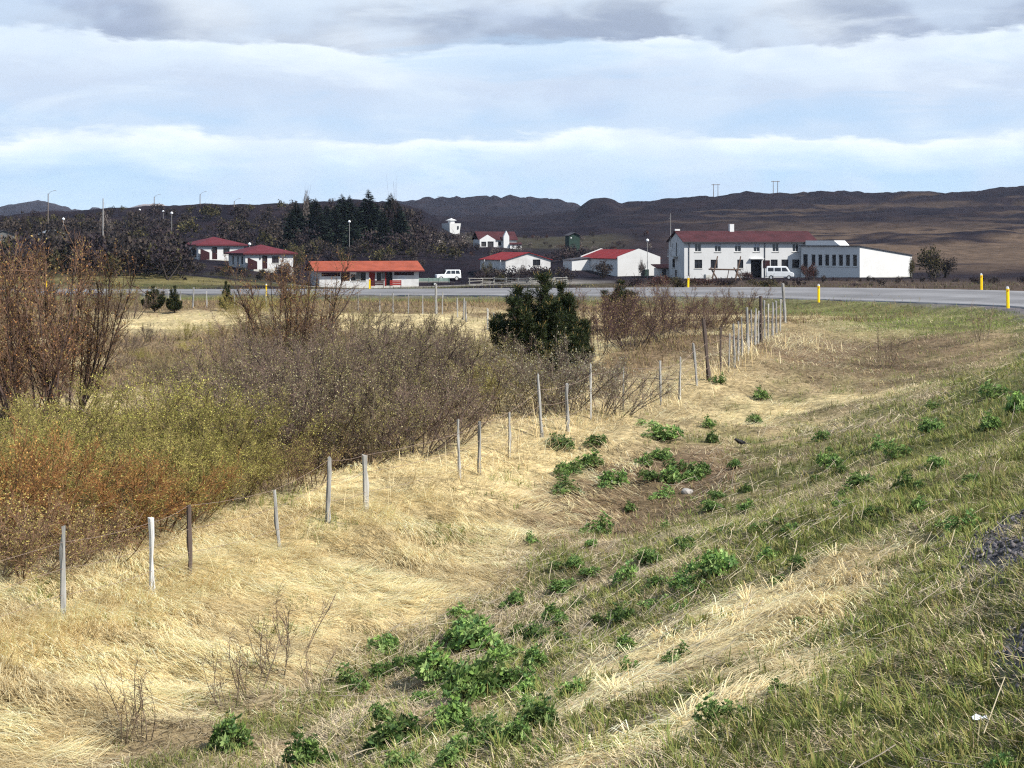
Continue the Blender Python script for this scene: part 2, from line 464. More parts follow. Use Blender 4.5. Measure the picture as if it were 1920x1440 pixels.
def foliage_mat(name, trans=0.25, rnd=0.25, hue=0.0, mul=(1, 1, 1)):
    """colour from the mesh's own 'col' attribute, varied per object; a little light passes through"""
    m, nt, b, out = new_mat(name)
    N, L = nt.nodes.new, nt.links.new
    at = N('ShaderNodeAttribute'); at.attribute_name = 'col'
    oi = N('ShaderNodeObjectInfo')
    mr = N('ShaderNodeMapRange'); L(oi.outputs['Random'], mr.inputs['Value'])
    mr.inputs['To Min'].default_value = 1 - rnd; mr.inputs['To Max'].default_value = 1 + rnd
    mx = N('ShaderNodeMix'); mx.data_type = 'RGBA'; mx.blend_type = 'MULTIPLY'; mx.inputs[0].default_value = 1.0
    L(at.outputs['Color'], mx.inputs[6]); L(mr.outputs[0], mx.inputs[7])
    col = mx.outputs[2]
    if mul != (1, 1, 1):
        m2 = N('ShaderNodeMix'); m2.data_type = 'RGBA'; m2.blend_type = 'MULTIPLY'; m2.inputs[0].default_value = 1.0
        L(col, m2.inputs[6]); m2.inputs[7].default_value = (*mul, 1); col = m2.outputs[2]
    L(col, b.inputs['Base Color']); b.inputs['Roughness'].default_value = 0.65; set_spec(b, 0.12)
    if trans > 0:
        tr = N('ShaderNodeBsdfTranslucent'); L(col, tr.inputs['Color'])
        ms = N('ShaderNodeMixShader'); ms.inputs[0].default_value = trans
        L(b.outputs[0], ms.inputs[1]); L(tr.outputs[0], ms.inputs[2]); L(ms.outputs[0], out.inputs['Surface'])
    return m

M = {}
M['grass'] = foliage_mat('grass_blades', 0.28, 0.0)
M['shrub_bark'] = foliage_mat('shrub_bark', 0.0, 0.38)
M['buds'] = foliage_mat('shrub_buds', 0.25, 0.32)
M['lupin'] = foliage_mat('lupin_leaves', 0.22, 0.42)
M['needles'] = foliage_mat('pine_needles', 0.08, 0.15)
M['wood_far'] = foliage_mat('scrub_far', 0.12, 0.2)
M['bark'] = plain('bark', (0.10, 0.075, 0.055), 0.9, 0.1, 0.4, 8)
M['post_grey'] = plain('weathered_post', (0.25, 0.245, 0.235), 0.9, 0.1, 0.6, 9, 0.3, streak=True)
M['post_white'] = plain('bleached_post', (0.52, 0.52, 0.52), 0.85, 0.1, 0.3, 9, 0.2, streak=True)
M['post_dark'] = plain('dark_post', (0.085, 0.065, 0.058), 0.9, 0.1, 0.4, 9, 0.3, streak=True)
M['post_pale'] = plain('pale_post', (0.34, 0.33, 0.31), 0.9, 0.1, 0.55, 9, 0.3, streak=True)
M['wire'] = plain('rusty_wire', (0.22, 0.16, 0.13), 0.7, 0.3, 0.3, 20)
M['wall_white'] = plain('white_render', (0.50, 0.50, 0.50), 0.85, 0.15, 0.10, 0.5, 0.0, dirt=(0.475, 0.475, 0.475))
M['wall_white_dirty'] = plain('stained_white_render', (0.46, 0.46, 0.46), 0.9, 0.15, 0.2, 0.7, 0.0, dirt=(0.36, 0.355, 0.35))
M['wall_grey'] = plain('grey_render', (0.13, 0.13, 0.125), 0.9, 0.1, 0.2, 1.0, 0.0)
M['roof_darkred'] = plain('dark_red_roof_sheet', (0.050, 0.014, 0.017), 0.85, 0.2, 0.4, 0.7)
M['roof_crimson'] = plain('crimson_roof_sheet', (0.092, 0.016, 0.022), 0.85, 0.2, 0.3, 0.7)
M['roof_orange'] = plain('orange_red_roof_sheet', (0.235, 0.055, 0.030), 0.85, 0.2, 0.28, 0.7)
M['roof_red'] = plain('bright_red_roof_sheet', (0.17, 0.012, 0.013), 0.85, 0.2, 0.3, 0.7)
M['roof_grey'] = plain('grey_roof_sheet', (0.20, 0.21, 0.225), 0.6, 0.3, 0.2, 1.5)
M['roof_dark'] = plain('dark_roof_sheet', (0.05, 0.045, 0.05), 0.7, 0.2, 0.2, 1.5)
M['trim_red'] = plain('dark_red_trim', (0.065, 0.006, 0.010), 0.7, 0.3, 0.15, 2)
M['wood_red'] = plain('dark_red_timber', (0.026, 0.006, 0.008), 0.8, 0.2, 0.3, 4)
M['wood_brightred'] = plain('red_timber', (0.20, 0.016, 0.012), 0.8, 0.2, 0.2, 4)
M['trim_dark'] = plain('dark_trim', (0.03, 0.028, 0.03), 0.6, 0.3, 0.2, 3)
M['trim_white'] = plain('white_paint', (0.58, 0.58, 0.58), 0.6, 0.3, 0.08, 2)
M['shed_green'] = plain('dark_green_boards', (0.02, 0.04, 0.032), 0.8, 0.2, 0.3, 4)
M['glass'] = plain('window_glass', (0.015, 0.017, 0.022), 0.08, 0.6, 0.4, 1.5)
M['blind'] = plain('pale_blind', (0.40, 0.43, 0.50), 0.8, 0.2, 0.15, 3)
M['concrete'] = plain('concrete', (0.42, 0.41, 0.38), 0.9, 0.15, 0.25, 1.2, 0.15)
M['yellow'] = plain('yellow_plastic', (0.85, 0.56, 0.0), 0.45, 0.4, 0.06, 5)
M['pole_wood'] = plain('pole_timber', (0.16, 0.13, 0.11), 0.9, 0.1, 0.3, 6, streak=True)
M['pole_grey'] = plain('pale_grey_pole', (0.26, 0.25, 0.24), 0.7, 0.2, 0.2, 6)
M['galv'] = plain('galvanised_steel', (0.35, 0.36, 0.38), 0.5, 0.5, 0.15, 6, metallic=0.6)
M['lamp_white'] = plain('white_lamp_shade', (0.85, 0.86, 0.88), 0.4, 0.4, 0.05, 4)
M['car_white'] = plain('white_car_paint', (0.66, 0.67, 0.68), 0.25, 0.5, 0.05, 2)
M['tyre'] = plain('tyre_rubber', (0.025, 0.025, 0.026), 0.85, 0.2, 0.2, 8)
M['rim'] = plain('wheel_rim', (0.45, 0.45, 0.46), 0.4, 0.5, 0.1, 5)
M['black'] = plain('black_feathers', (0.012, 0.011, 0.013), 0.6, 0.2, 0.3, 15)
M['beak'] = plain('beak', (0.30, 0.17, 0.03), 0.6, 0.2, 0.2, 10)
M['stone'] = plain('field_stone', (0.30, 0.28, 0.26), 0.9, 0.15, 0.35, 5, 0.4)
M['timber_dark'] = plain('dark_timber', (0.09, 0.06, 0.045), 0.9, 0.1, 0.3, 5)
M['timber_grey'] = plain('weathered_rail', (0.24, 0.23, 0.21), 0.9, 0.1, 0.35, 5)
M['trailer_green'] = plain('faded_green_paint', (0.17, 0.24, 0.21), 0.7, 0.3, 0.3, 3)
M['orange'] = plain('orange_paint', (0.62, 0.16, 0.02), 0.6, 0.3, 0.15, 4)
M['paper'] = plain('white_scrap', (0.75, 0.77, 0.82), 0.7, 0.2, 0.1, 10)
M['red_brown'] = plain('red_brown_leaves', (0.10, 0.025, 0.02), 0.8, 0.1, 0.4, 4)

def asphalt_mat():
    m, nt, b, out = new_mat('worn_asphalt')
    N, L = nt.nodes.new, nt.links.new
    tc = N('ShaderNodeTexCoord')
    n1 = N('ShaderNodeTexNoise'); n1.inputs['Scale'].default_value = 0.35; n1.inputs['Detail'].default_value = 6
    n2 = N('ShaderNodeTexNoise'); n2.inputs['Scale'].default_value = 9.0; n2.inputs['Detail'].default_value = 4
    for n in (n1, n2): L(tc.outputs['Object'], n.inputs['Vector'])
    r1 = N('ShaderNodeValToRGB'); r1.color_ramp.elements[0].position = 0.3; r1.color_ramp.elements[1].position = 0.7
    r1.color_ramp.elements[0].color = (0.145, 0.141, 0.146, 1); r1.color_ramp.elements[1].color = (0.205, 0.20, 0.206, 1)
    mx = N('ShaderNodeMix'); mx.data_type = 'RGBA'; mx.blend_type = 'MULTIPLY'; mx.inputs[0].default_value = 0.5
    L(n1.outputs['Fac'], r1.inputs[0]); L(r1.outputs[0], mx.inputs[6])
    r2 = N('ShaderNodeValToRGB'); r2.color_ramp.elements[0].color = (0.55, 0.55, 0.55, 1); r2.color_ramp.elements[1].color = (1.25, 1.25, 1.25, 1)
    L(n2.outputs['Fac'], r2.inputs[0]); L(r2.outputs[0], mx.inputs[7])
    at = N('ShaderNodeAttribute'); at.attribute_name = 'col'
    m3 = N('ShaderNodeMix'); m3.data_type = 'RGBA'; m3.blend_type = 'MULTIPLY'; m3.inputs[0].default_value = 1.0
    L(mx.outputs[2], m3.inputs[6]); L(at.outputs['Color'], m3.inputs[7])
    L(m3.outputs[2], b.inputs['Base Color']); b.inputs['Roughness'].default_value = 0.9; set_spec(b, 0.15)
    return m
M['asphalt'] = asphalt_mat()

def ground_mat():
    m, nt, b, out = new_mat('ground_cover')
    N, L = nt.nodes.new, nt.links.new
    at = N('ShaderNodeAttribute'); at.attribute_name = 'col'
    tc = N('ShaderNodeTexCoord')
    n1 = N('ShaderNodeTexNoise'); n1.inputs['Scale'].default_value = 6.0; n1.inputs['Detail'].default_value = 3; n1.inputs['Roughness'].default_value = 0.7
    n2 = N('ShaderNodeTexNoise'); n2.inputs['Scale'].default_value = 0.35; n2.inputs['Detail'].default_value = 5; n2.inputs['Roughness'].default_value = 0.72
    for n in (n1, n2): L(tc.outputs['Object'], n.inputs['Vector'])
    r = N('ShaderNodeMapRange'); r.inputs['From Min'].default_value = 0.3; r.inputs['From Max'].default_value = 0.7
    r.inputs['To Min'].default_value = 0.45; r.inputs['To Max'].default_value = 1.5
    L(n1.outputs['Fac'], r.inputs['Value'])
    r2 = N('ShaderNodeMapRange'); r2.inputs['From Min'].default_value = 0.3; r2.inputs['From Max'].default_value = 0.7
    r2.inputs['To Min'].default_value = 0.5; r2.inputs['To Max'].default_value = 1.45
    L(n2.outputs['Fac'], r2.inputs['Value'])
    mu = N('ShaderNodeMath'); mu.operation = 'MULTIPLY'; L(r.outputs[0], mu.inputs[0]); L(r2.outputs[0], mu.inputs[1])
    mx = N('ShaderNodeMix'); mx.data_type = 'RGBA'; mx.blend_type = 'MULTIPLY'; mx.inputs[0].default_value = 1.0
    L(at.outputs['Color'], mx.inputs[6]); L(mu.outputs[0], mx.inputs[7])
    L(mx.outputs[2], b.inputs['Base Color']); b.inputs['Roughness'].default_value = 0.95; set_spec(b, 0.05)
    bp = N('ShaderNodeBump'); bp.inputs['Strength'].default_value = 0.6; bp.inputs['Distance'].default_value = 0.06
    L(n1.outputs['Fac'], bp.inputs['Height']); L(bp.outputs[0], b.inputs['Normal'])
    return m
M['ground'] = ground_mat()

# ------------------------------------------------------------------ what grows where (plan positions)
def ell(x, y, cx, cy, rx, ry, rot=0.0):
    c, s = math.cos(rot), math.sin(rot)
    u = ((x - cx) * c + (y - cy) * s) / rx; v = (-(x - cx) * s + (y - cy) * c) / ry
    return 1 - sstep(0.6, 1.2, np.sqrt(u * u + v * v))

_pA = hit(1330, 1190); _pB = hit(1560, 668); _pC = hit(1190, 935); _pD = hit(1500, 740); _pE = hit(1290, 1330); _pG = hit(1900, 1010); _pH = hit(1915, 1215)
def zones(x, y):
    """weights: straw, green, brown litter, heath (left field), gravel"""
    s, t = fence_st(x, y)
    ac, out, zr, wid = road_frame(x, y)
    nz = fbm(x * 0.55, y * 0.55, 31, 3); nb = fbm(x * 0.18, y * 0.18, 37, 3); nf = fbm(x * 1.6, y * 1.6, 41, 2)
    r = np.sqrt(x * x + y * y)
    left = 1 - sstep(-2.6, -1.2, s + (nz - 0.5) * 1.2)
    edge = 2.8 - np.clip((t - 4) * 0.11, 0, 1.7) + (nz - 0.5) * 1.8
    straw = (1 - left) * (1 - sstep(edge - 0.5, edge + 0.7, s)) * (1 - 0.55 * sstep(9, 18, t))
    straw = np.maximum(straw, ell(x, y, _pA.x, _pA.y, 3.0, 1.55, math.radians(48)) * sstep(0.30, 0.55, nz + 0.12))
    straw = np.maximum(straw, ell(x, y, _pE.x, _pE.y, 1.7, 0.8, math.radians(48)) * sstep(0.32, 0.55, nz + 0.08))
    straw = np.maximum(straw, 0.8 * ell(x, y, _pD.x, _pD.y, 3.2, 6, math.radians(-20)) * sstep(0.35, 0.6, nz))
    straw = np.maximum(straw, left * 0.95 * sstep(0.47, 0.60, nb) * sstep(24, 45, r) * (1 - sstep(78, 92, y)))
    straw = np.maximum(straw, left * ell(x, y, -2.0, 68, 4.5, 9.0) * 0.95)
    straw = np.maximum(straw, left * ell(x, y, -15.5, 78, 5.0, 8.0) * 0.9)
    straw = np.where(r > 130, 0.25 * sstep(0.5, 0.7, nb), straw)
    brown = ell(x, y, _pB.x, _pB.y, 6.5, 9.0, math.radians(-15)) * (0.55 + 0.45 * sstep(0.35, 0.6, nz))
    brown = np.maximum(brown, 0.95 * ell(x, y, _pC.x, _pC.y, 1.8, 4.2, math.radians(-25)))
    verge = (1 - sstep(5.5, 9.5 + 2 * (nz - 0.5), out)) * sstep(52, 62, y) * (1 - sstep(190, 230, y))
    straw = straw * (1 - .8 * verge)
    slope = (1 - left) * sstep(edge - 0.3, edge + 1.0, s) * (1 - straw)
    green = slope * np.clip(0.40 + 1.0 * (nz - 0.42) + 0.45 * sstep(5.0, 9.0, s) + 1.3 * (nf - 0.5), 0, 1)
    green = np.maximum(green * (1 - 0.85 * brown), verge * (0.75 + 0.5 * (nz - 0.5)))
    gravel = (1 - sstep(0.25, 1.0, out + (nf - 0.5) * 0.8)) * (1 - sstep(80, 95, y))
    gravel = np.maximum(gravel, np.maximum(ell(x, y, _pG.x + .3, _pG.y, .75, 2.0, math.radians(-18)), ell(x, y, _pH.x + .25, _pH.y, .4, .9, math.radians(-18))) * sstep(0.25, 0.5, nf + .1))
    gravel = np.maximum(gravel, 0.6 * (1 - sstep(1.0, 2.4, out)) * sstep(90, 105, y))
    heath = left * (1 - straw)
    return np.clip(straw, 0, 1), np.clip(green, 0, 1), np.clip(brown, 0, 1), np.clip(heath, 0, 1), np.clip(gravel, 0, 1), verge, slope

C_STRAW = np.array((0.66, 0.53, 0.29)); C_GREEN = np.array((0.115, 0.125, 0.045)); C_LITTER = np.array((0.38, 0.29, 0.165))
C_BROWN = np.array((0.130, 0.090, 0.058)); C_HEATH = np.array((0.165, 0.118, 0.068)); C_GRAVEL = np.array((0.105, 0.095, 0.098))

def ground_col(x, y):
    straw, green, brown, heath, gravel, verge, slope = zones(x, y)
    c = np.tile(C_LITTER * 0.62, (len(x), 1))
    def over(c, w, k): return c * (1 - w[:, None]) + np.asarray(k)[None] * w[:, None]
    c = over(c, heath, C_HEATH); c = over(c, straw, C_STRAW * 0.66); c = over(c, brown, C_BROWN); c = over(c, green, C_GREEN * 0.8); c = over(c, gravel, C_GRAVEL)
    # country beyond the road
    ac, out, zr, wid = road_frame(x, y)
    beyond = sstep(0.9, 1.15, ac) * sstep(70, 95, y)
    px = x / np.maximum(y, 1) * FP + HX
    nb = fbm(x * 0.02, y * 0.05, 51, 4, 0.6); nm = fbm(x * 0.10, y * 0.10, 61, 4, 0.6)
    dark = np.array((0.0090, 0.0066, 0.0105)); mid = np.array((0.0175, 0.0120, 0.0150)); pale = np.array((0.090, 0.062, 0.044)); grn = np.array((0.055, 0.055, 0.022))  # dark and mid heath darkened: cloud shadow put into the ground colour
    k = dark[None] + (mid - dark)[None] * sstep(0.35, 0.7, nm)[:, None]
    # pale grass flats on the right, before the heath ridge
    flat = sstep(1180, 1560, px) * sstep(255, 290, y) * (1 - sstep(430, 560, y + (nb - 0.5) * 260))
    k = over(k, flat * sstep(0.42, 0.56, nb + 0.04), pale)
    k = over(k, sstep(0.62, 0.72, nb) * (1 - sstep(900, 1300, y)) * sstep(1100, 1300, px) * 0.6, pale * 0.8)
    k = over(k, (1 - sstep(200, 250, y)) * sstep(0.4, 0.6, nm) * (1 - sstep(1200, 1500, px)), grn)
    k = over(k, (1 - sstep(205, 250, y)) * sstep(1050, 1200, px), np.array((0.060, 0.042, 0.032)))
    k = over(k, 0.8 * (1 - sstep(3, 9, out)), np.array((0.115, 0.092, 0.052)))
    mown = ell(x, y, -47, 206, 16, 10) * (1 - sstep(222, 230, y))
    k = over(k, mown * sstep(0.3, 0.5, nm), np.array((0.125, 0.105, 0.045)))
    yard = np.maximum(ell(x, y, -2, 238, 17, 18), ell(x, y, -20, 222, 14, 9))
    k = over(k, yard, np.array((0.17, 0.155, 0.14)))
    lime = ell(x, y, px_at(1010, 395), 395, 22, 60); k = over(k, lime * 0.3, np.array((0.10, 0.09, 0.045)))
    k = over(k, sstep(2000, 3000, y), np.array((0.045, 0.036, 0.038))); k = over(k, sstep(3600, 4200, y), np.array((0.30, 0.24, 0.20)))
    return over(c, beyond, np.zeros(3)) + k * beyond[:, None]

# ------------------------------------------------------------------ ground sheet and road
def build_ground():
    u = np.concatenate([np.linspace(-1.1, -0.42, 34), np.linspace(-0.41, 0.41, 390), np.linspace(0.42, 1.1, 34)])
    d = np.exp(np.linspace(math.log(3.0), math.log(6000), 480))
    U, D = np.meshgrid(u, d)
    x = (U * D).ravel(); y = D.ravel()
    z = np.concatenate([ground_z(x[i:i + 60000], y[i:i + 60000]) for i in range(0, len(x), 60000)])
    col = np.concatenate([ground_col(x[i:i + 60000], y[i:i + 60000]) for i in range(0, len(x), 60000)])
    nu, nd = len(u), len(d)
    i = np.arange(nd - 1)[:, None] * nu + np.arange(nu - 1)[None]
    F = np.stack([i, i + 1, i + 1 + nu, i + nu], -1).reshape(-1, 4)
    me = mesh_np('ground', np.stack([x, y, z], 1), F, col, [M['ground']], smooth=True)
    tag(obj('ground', me), kind='structure')
build_ground()

def build_road():
    R = random.Random(3)
    TS = (0.050, 0.055, 0.09, 0.16, 0.23, 0.30, 0.36, 0.43, 0.50, 0.57, 0.64, 0.70, 0.77, 0.84, 0.91, 0.945, 0.95)
    WEAR = (1.2, 1.2, 1.25, 1.08, 0.86, 0.90, 0.86, 1.05, 1.08, 1.05, 0.86, 0.90, 0.86, 1.08, 1.25, 1.2, 1.2)      # gravelly edges, dark wheel tracks
    n = len(TS) - 1
    V, F, Cc = [], [], []
    for i in range(len(RL)):
        for k, t in enumerate(TS):
            if k in (1, n - 1): t = t + R.uniform(-.012, .012)
            p = RL[i] * (1 - t) + RR[i] * t
            crown = 0.05 * (1 - (2 * t - 1) ** 2)
            V.append((p[0], p[1], p[2] + crown - 0.02 - (0.3 if k in (0, n) else 0)))
            Cc.append([WEAR[k] * R.uniform(.95, 1.05)] * 3)
    for i in range(len(RL) - 1):
        for k in range(n):
            a = i * (n + 1) + k
            F.append((a, a + 1, a + n + 2, a + n + 1))
    me = mesh_np('road', V, F, np.array(Cc), mats=[M['asphalt']], smooth=True)
    tag(obj('road', me), kind='structure')
build_road()
# ------------------------------------------------------------------ grass (uncountable: one object per kind)
def blade_mesh(P, az, el, L, W, bend, col, simple=False):
    n = len(P)
    if simple:      # far away: one triangle per blade
        d = np.stack([np.cos(az) * np.cos(el - bend * .5), np.sin(az) * np.cos(el - bend * .5), np.sin(el - bend * .5)], 1)
        w = np.stack([-np.sin(az), np.cos(az), np.zeros(n)], 1) * (W * 0.6)[:, None]
        V = np.stack([P - w, P + w, P + d * L[:, None]], 1).reshape(-1, 3)
        return V, np.arange(n * 3).reshape(-1, 3), np.repeat(col, 3, axis=0)
    ca, sa = np.cos(az), np.sin(az)
    d0 = np.stack([ca * np.cos(el), sa * np.cos(el), np.sin(el)], 1)
    e1 = el - bend
    d1 = np.stack([ca * np.cos(e1), sa * np.cos(e1), np.sin(e1)], 1)
    w = np.stack([-sa, ca, np.zeros(n)], 1) * (W * 0.5)[:, None]
    mid = P + d0 * (L * 0.5)[:, None]; tip = mid + d1 * (L * 0.5)[:, None]
    V = np.stack([P - w, P + w, mid - w * 0.8, mid + w * 0.8, tip], 1).reshape(-1, 3)
    b = np.arange(n)[:, None] * 5
    F = np.concatenate([b + np.array([[0, 1, 3]]), b + np.array([[0, 3, 2]]), b + np.array([[2, 3, 4]])], 0)
    c = np.repeat(col, 5, axis=0)
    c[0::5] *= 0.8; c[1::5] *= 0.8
    return V, F, c

rs = np.random.RandomState(7)
def scatter(n, d0, d1, p, umin=-0.36, umax=0.36):
    """points on the ground between two distances, density falling as (d0/d)^p"""
    t = rs.rand(n)
    k = 2.0 - p
    d = (d0 ** k + t * (d1 ** k - d0 ** k)) ** (1 / k) if abs(k) > 1e-6 else d0 * (d1 / d0) ** t
    u = umin + (umax - umin) * rs.rand(n)
    if d0 < 10: u = u * (1 + .30 * (1 - sstep(9, 16, d)))      # a little wider close by
    return u * d, d

def rnd(n, a, b): return a + (b - a) * rs.rand(n)

C_STRAWS = np.array([(0.82, 0.69, 0.41), (0.79, 0.64, 0.36), (0.84, 0.74, 0.48), (0.66, 0.50, 0.26)])
C_LITTERS = np.array([(0.58, 0.48, 0.30), (0.50, 0.42, 0.29), (0.66, 0.56, 0.34), (0.46, 0.37, 0.27), (0.30, 0.22, 0.14)])
C_GREENS = np.array([(0.185, 0.220, 0.055), (0.140, 0.180, 0.045), (0.26, 0.265, 0.085), (0.26, 0.225, 0.08)])
C_BROWNS = np.array([(0.24, 0.16, 0.09), (0.19, 0.11, 0.060), (0.34, 0.24, 0.14), (0.42, 0.33, 0.20), (0.30, 0.23, 0.16)])
C_HEATHS = np.array([(0.24, 0.16, 0.09), (0.32, 0.23, 0.12), (0.14, 0.092, 0.064), (0.21, 0.18, 0.07)])

def pick(pal, n):
    i = rs.randint(0, len(pal), n)
    return pal[i] * rnd(n, 0.72, 1.2)[:, None]

def tuft(x, y, cell, seed, spread):
    """gather blades into tussocks: new foot and the outward direction from the tussock's heart"""
    ix, iy = np.floor(x / cell), np.floor(y / cell)
    cx = (ix + .15 + .7 * hash2(ix, iy, seed)) * cell; cy = (iy + .15 + .7 * hash2(ix, iy, seed + 1)) * cell
    a = np.arctan2(y - cy, x - cx) + rs.randn(len(x)) * .35
    r = np.sqrt(rs.rand(len(x))) * spread
    return cx + np.cos(a) * r, cy + np.sin(a) * r, a, hash2(ix, iy, seed + 2)

def build_grass():
    parts = {k: [] for k in ('dry_straw_grass', 'green_bank_grass', 'dead_grass_litter', 'heath_field_grass')}
    for (n, d0, d1, p, sc) in ((430000, 4.5, 26, 1.0, 1.0), (185000, 26, 62, 1.4, 1.5), (90000, 62, 135, 1.2, 2.6)):
        x, y = scatter(n, d0, d1, p)
        straw, green, brown, heath, gravel, verge, slope = zones(x, y)
        ac, out, zr, wid = road_frame(x, y)
        keep = (rs.rand(n) > heath * .5 * (y < 50)) & (rs.rand(n) > gravel * 0.93) & (out > 0.3) & (ac < 0.5)
        # bare-ish brown litter stays shorter and thinner
        x, y, straw, green, brown, heath, verge, slope, out = [a[keep] for a in (x, y, straw, green, brown, heath, verge, slope, out)]
        n = len(x)
        z = np.concatenate([ground_z(x[i:i + 80000], y[i:i + 80000]) for i in range(0, n, 80000)])
        s, t = fence_st(x, y)
        fl = fbm(x * 0.75, y * 0.75, 71, 2); fl2 = fbm(x * 2.2, y * 2.2, 73, 2); tone = fbm(x * 1.4, y * 1.4, 77, 3)
        r = rs.rand(n)
        typ = np.full(n, 2)
        typ[r < heath] = 3
        rr = rs.rand(n)
        typ[(rr < brown * 0.9) & (typ == 2)] = 4
        rr = rs.rand(n); typ[(rr < straw * 0.95)] = 0
        rr = rs.rand(n); typ[(rr < green * 0.85) & (typ != 0)] = 1
        # tufts of fresh grass also sit inside the straw
        typ[(typ == 0) & (fbm(x * 1.1 + 50, y * 1.1, 83, 2) > 0.70) & (rs.rand(n) < 0.6)] = 1
        for k in range(5):
            m = typ == k
            c = int(m.sum())
            if not c: continue
            P = np.stack([x[m], y[m], z[m] - 0.01], 1)
            f, f2, to = fl[m], fl2[m], tone[m]
            if k == 0:
                az = math.radians(-26) + (f - 0.5) * 2.4 + (f2 - 0.5) * 1.3 + rs.randn(c) * 0.26
                tx, ty, ta, th = tuft(P[:, 0], P[:, 1], 0.30 * sc ** .5, 301, 0.07 * sc ** .5)
                tm = (rs.rand(c) < 0.22) & (th > 0.5)
                P[tm, 0] = tx[tm]; P[tm, 1] = ty[tm]; P[tm, 2] = ground_z(tx[tm], ty[tm]) - 0.01
                up = sstep(-0.8, -0.2, s[m]) * (1 - sstep(0.3, 1.0, s[m]))
                el = np.abs(rs.randn(c)) * 0.20 + 0.17 + 0.55 * up * rs.rand(c)
                el = np.where(tm, rnd(c, 0.25, 0.85), el)
                az = np.where(tm, ta + 0.9 * np.sin(az - ta), az)
                L = rnd(c, 0.20, 0.58) * sc ** 0.35 * np.where(tm, .6, 1); W = rnd(c, 0.004, 0.009) * sc
                bend = np.where(tm, rnd(c, 0.6, 1.5), rnd(c, 0.2, 0.8))
                col = pick(C_STRAWS, c) * (0.76 + 0.36 * sstep(0.30, 0.60, to) + 0.36 * (fbm(t[m] * 2.6, s[m] * .6, 151, 3) - .25))[:, None]  # tone varies at random; streaks down the bank paint in fold shadows
                nm = 'dry_straw_grass'
            elif k == 1:
                az = rs.rand(c) * 6.283; el = rnd(c, 0.6, 1.45); L = rnd(c, 0.05, 0.135) * sc ** 0.4; W = rnd(c, 0.006, 0.011) * sc
                tx, ty, ta, th = tuft(P[:, 0], P[:, 1], 0.17 * sc ** .7, 311, 0.04 * sc ** .5)
                tm = rs.rand(c) < 0.6
                P[tm, 0] = tx[tm]; P[tm, 1] = ty[tm]; P[tm, 2] = ground_z(tx[tm], ty[tm]) - 0.01
                az = np.where(tm, ta, az); L = L * np.where(tm, 0.8 + 0.9 * th, 1.0)
                bend = rnd(c, 0.1, 0.7); col = pick(C_GREENS, c) * (0.6 + 0.8 * to)[:, None]; nm = 'green_bank_grass'
                lush = verge[m][:, None]
                col = col * (1 - lush) + (col * np.array((0.95, 1.12, 0.8))) * lush
            elif k == 2:
                az = math.radians(205) + (f - 0.5) * 5 + rs.randn(c) * 1.3; el = np.abs(rs.randn(c)) * 0.30 + 0.08; L = rnd(c, 0.06, 0.20) * sc ** 0.3; W = rnd(c, 0.005, 0.010) * sc
                bend = rnd(c, -0.2, 0.5); col = pick(C_LITTERS, c) * (0.6 + 0.8 * to)[:, None]; nm = 'dead_grass_litter'
            elif k == 3:
                az = rs.rand(c) * 6.283; el = rnd(c, 0.25, 1.2); L = rnd(c, 0.12, 0.34) * sc ** 0.3; W = rnd(c, 0.007, 0.014) * sc
                bend = rnd(c, 0.1, 0.6); col = pick(C_HEATHS, c) * (0.6 + 0.8 * to)[:, None]; nm = 'heath_field_grass'
            else:
                az = rs.rand(c) * 6.283; el = np.abs(rs.randn(c)) * 0.3 + 0.15; L = rnd(c, 0.08, 0.24) * sc ** 0.3; W = rnd(c, 0.005, 0.010) * sc
                bend = rnd(c, 0.0, 0.4); col = pick(C_BROWNS, c) * (0.6 + 0.8 * to)[:, None]; nm = 'dead_grass_litter'
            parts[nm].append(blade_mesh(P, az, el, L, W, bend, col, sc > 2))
    n = 42000
    x, y = scatter(n, 96, 215, 1.0)
    ac, out, zr, wid = road_frame(x, y)
    m = (ac > 1.0) & (out > .5) & (rs.rand(n) < np.exp(-out / 14.0) + .25)
    x, y, out = x[m], y[m], out[m]; n = len(x)
    P = np.stack([x, y, ground_z(x, y) - .02], 1); mixv = fbm(x * .25, y * .25, 133, 3)
    pal = np.where((mixv < .47)[:, None], pick(C_HEATHS, n) * .75, np.where((mixv < .6)[:, None], pick(C_LITTERS, n) * .55, pick(C_GREENS, n) * .8))
    pal = pal * (1 - .45 * sstep(8, 25, out))[:, None]
    parts['heath_field_grass'].append(blade_mesh(P, rs.rand(n) * 6.283, rnd(n, .4, 1.4), rnd(n, .18, .5), rnd(n, .03, .07), rnd(n, .1, .6), pal, True))
    info = {'dry_straw_grass': ('flattened straw-yellow dry grass on the bank below the fence', 'dry grass'),
            'green_bank_grass': ('short fresh green grass on the road bank and verge', 'grass'),
            'dead_grass_litter': ('dull brown and grey dead grass in the ditch and on the bank', 'dead grass'),
            'heath_field_grass': ('brown rough grass of the field behind the fence and beyond the road', 'rough grass')}
    for nm, ps in parts.items():
        off = 0; Vs, Fs, Cs = [], [], []
        for V, F, c in ps:
            Vs.append(V); Fs.append(F + off); Cs.append(c); off += len(V)
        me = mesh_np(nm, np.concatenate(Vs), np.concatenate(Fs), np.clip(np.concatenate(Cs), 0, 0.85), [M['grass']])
        tag(obj(nm, me), *info[nm], kind='stuff')
build_grass()

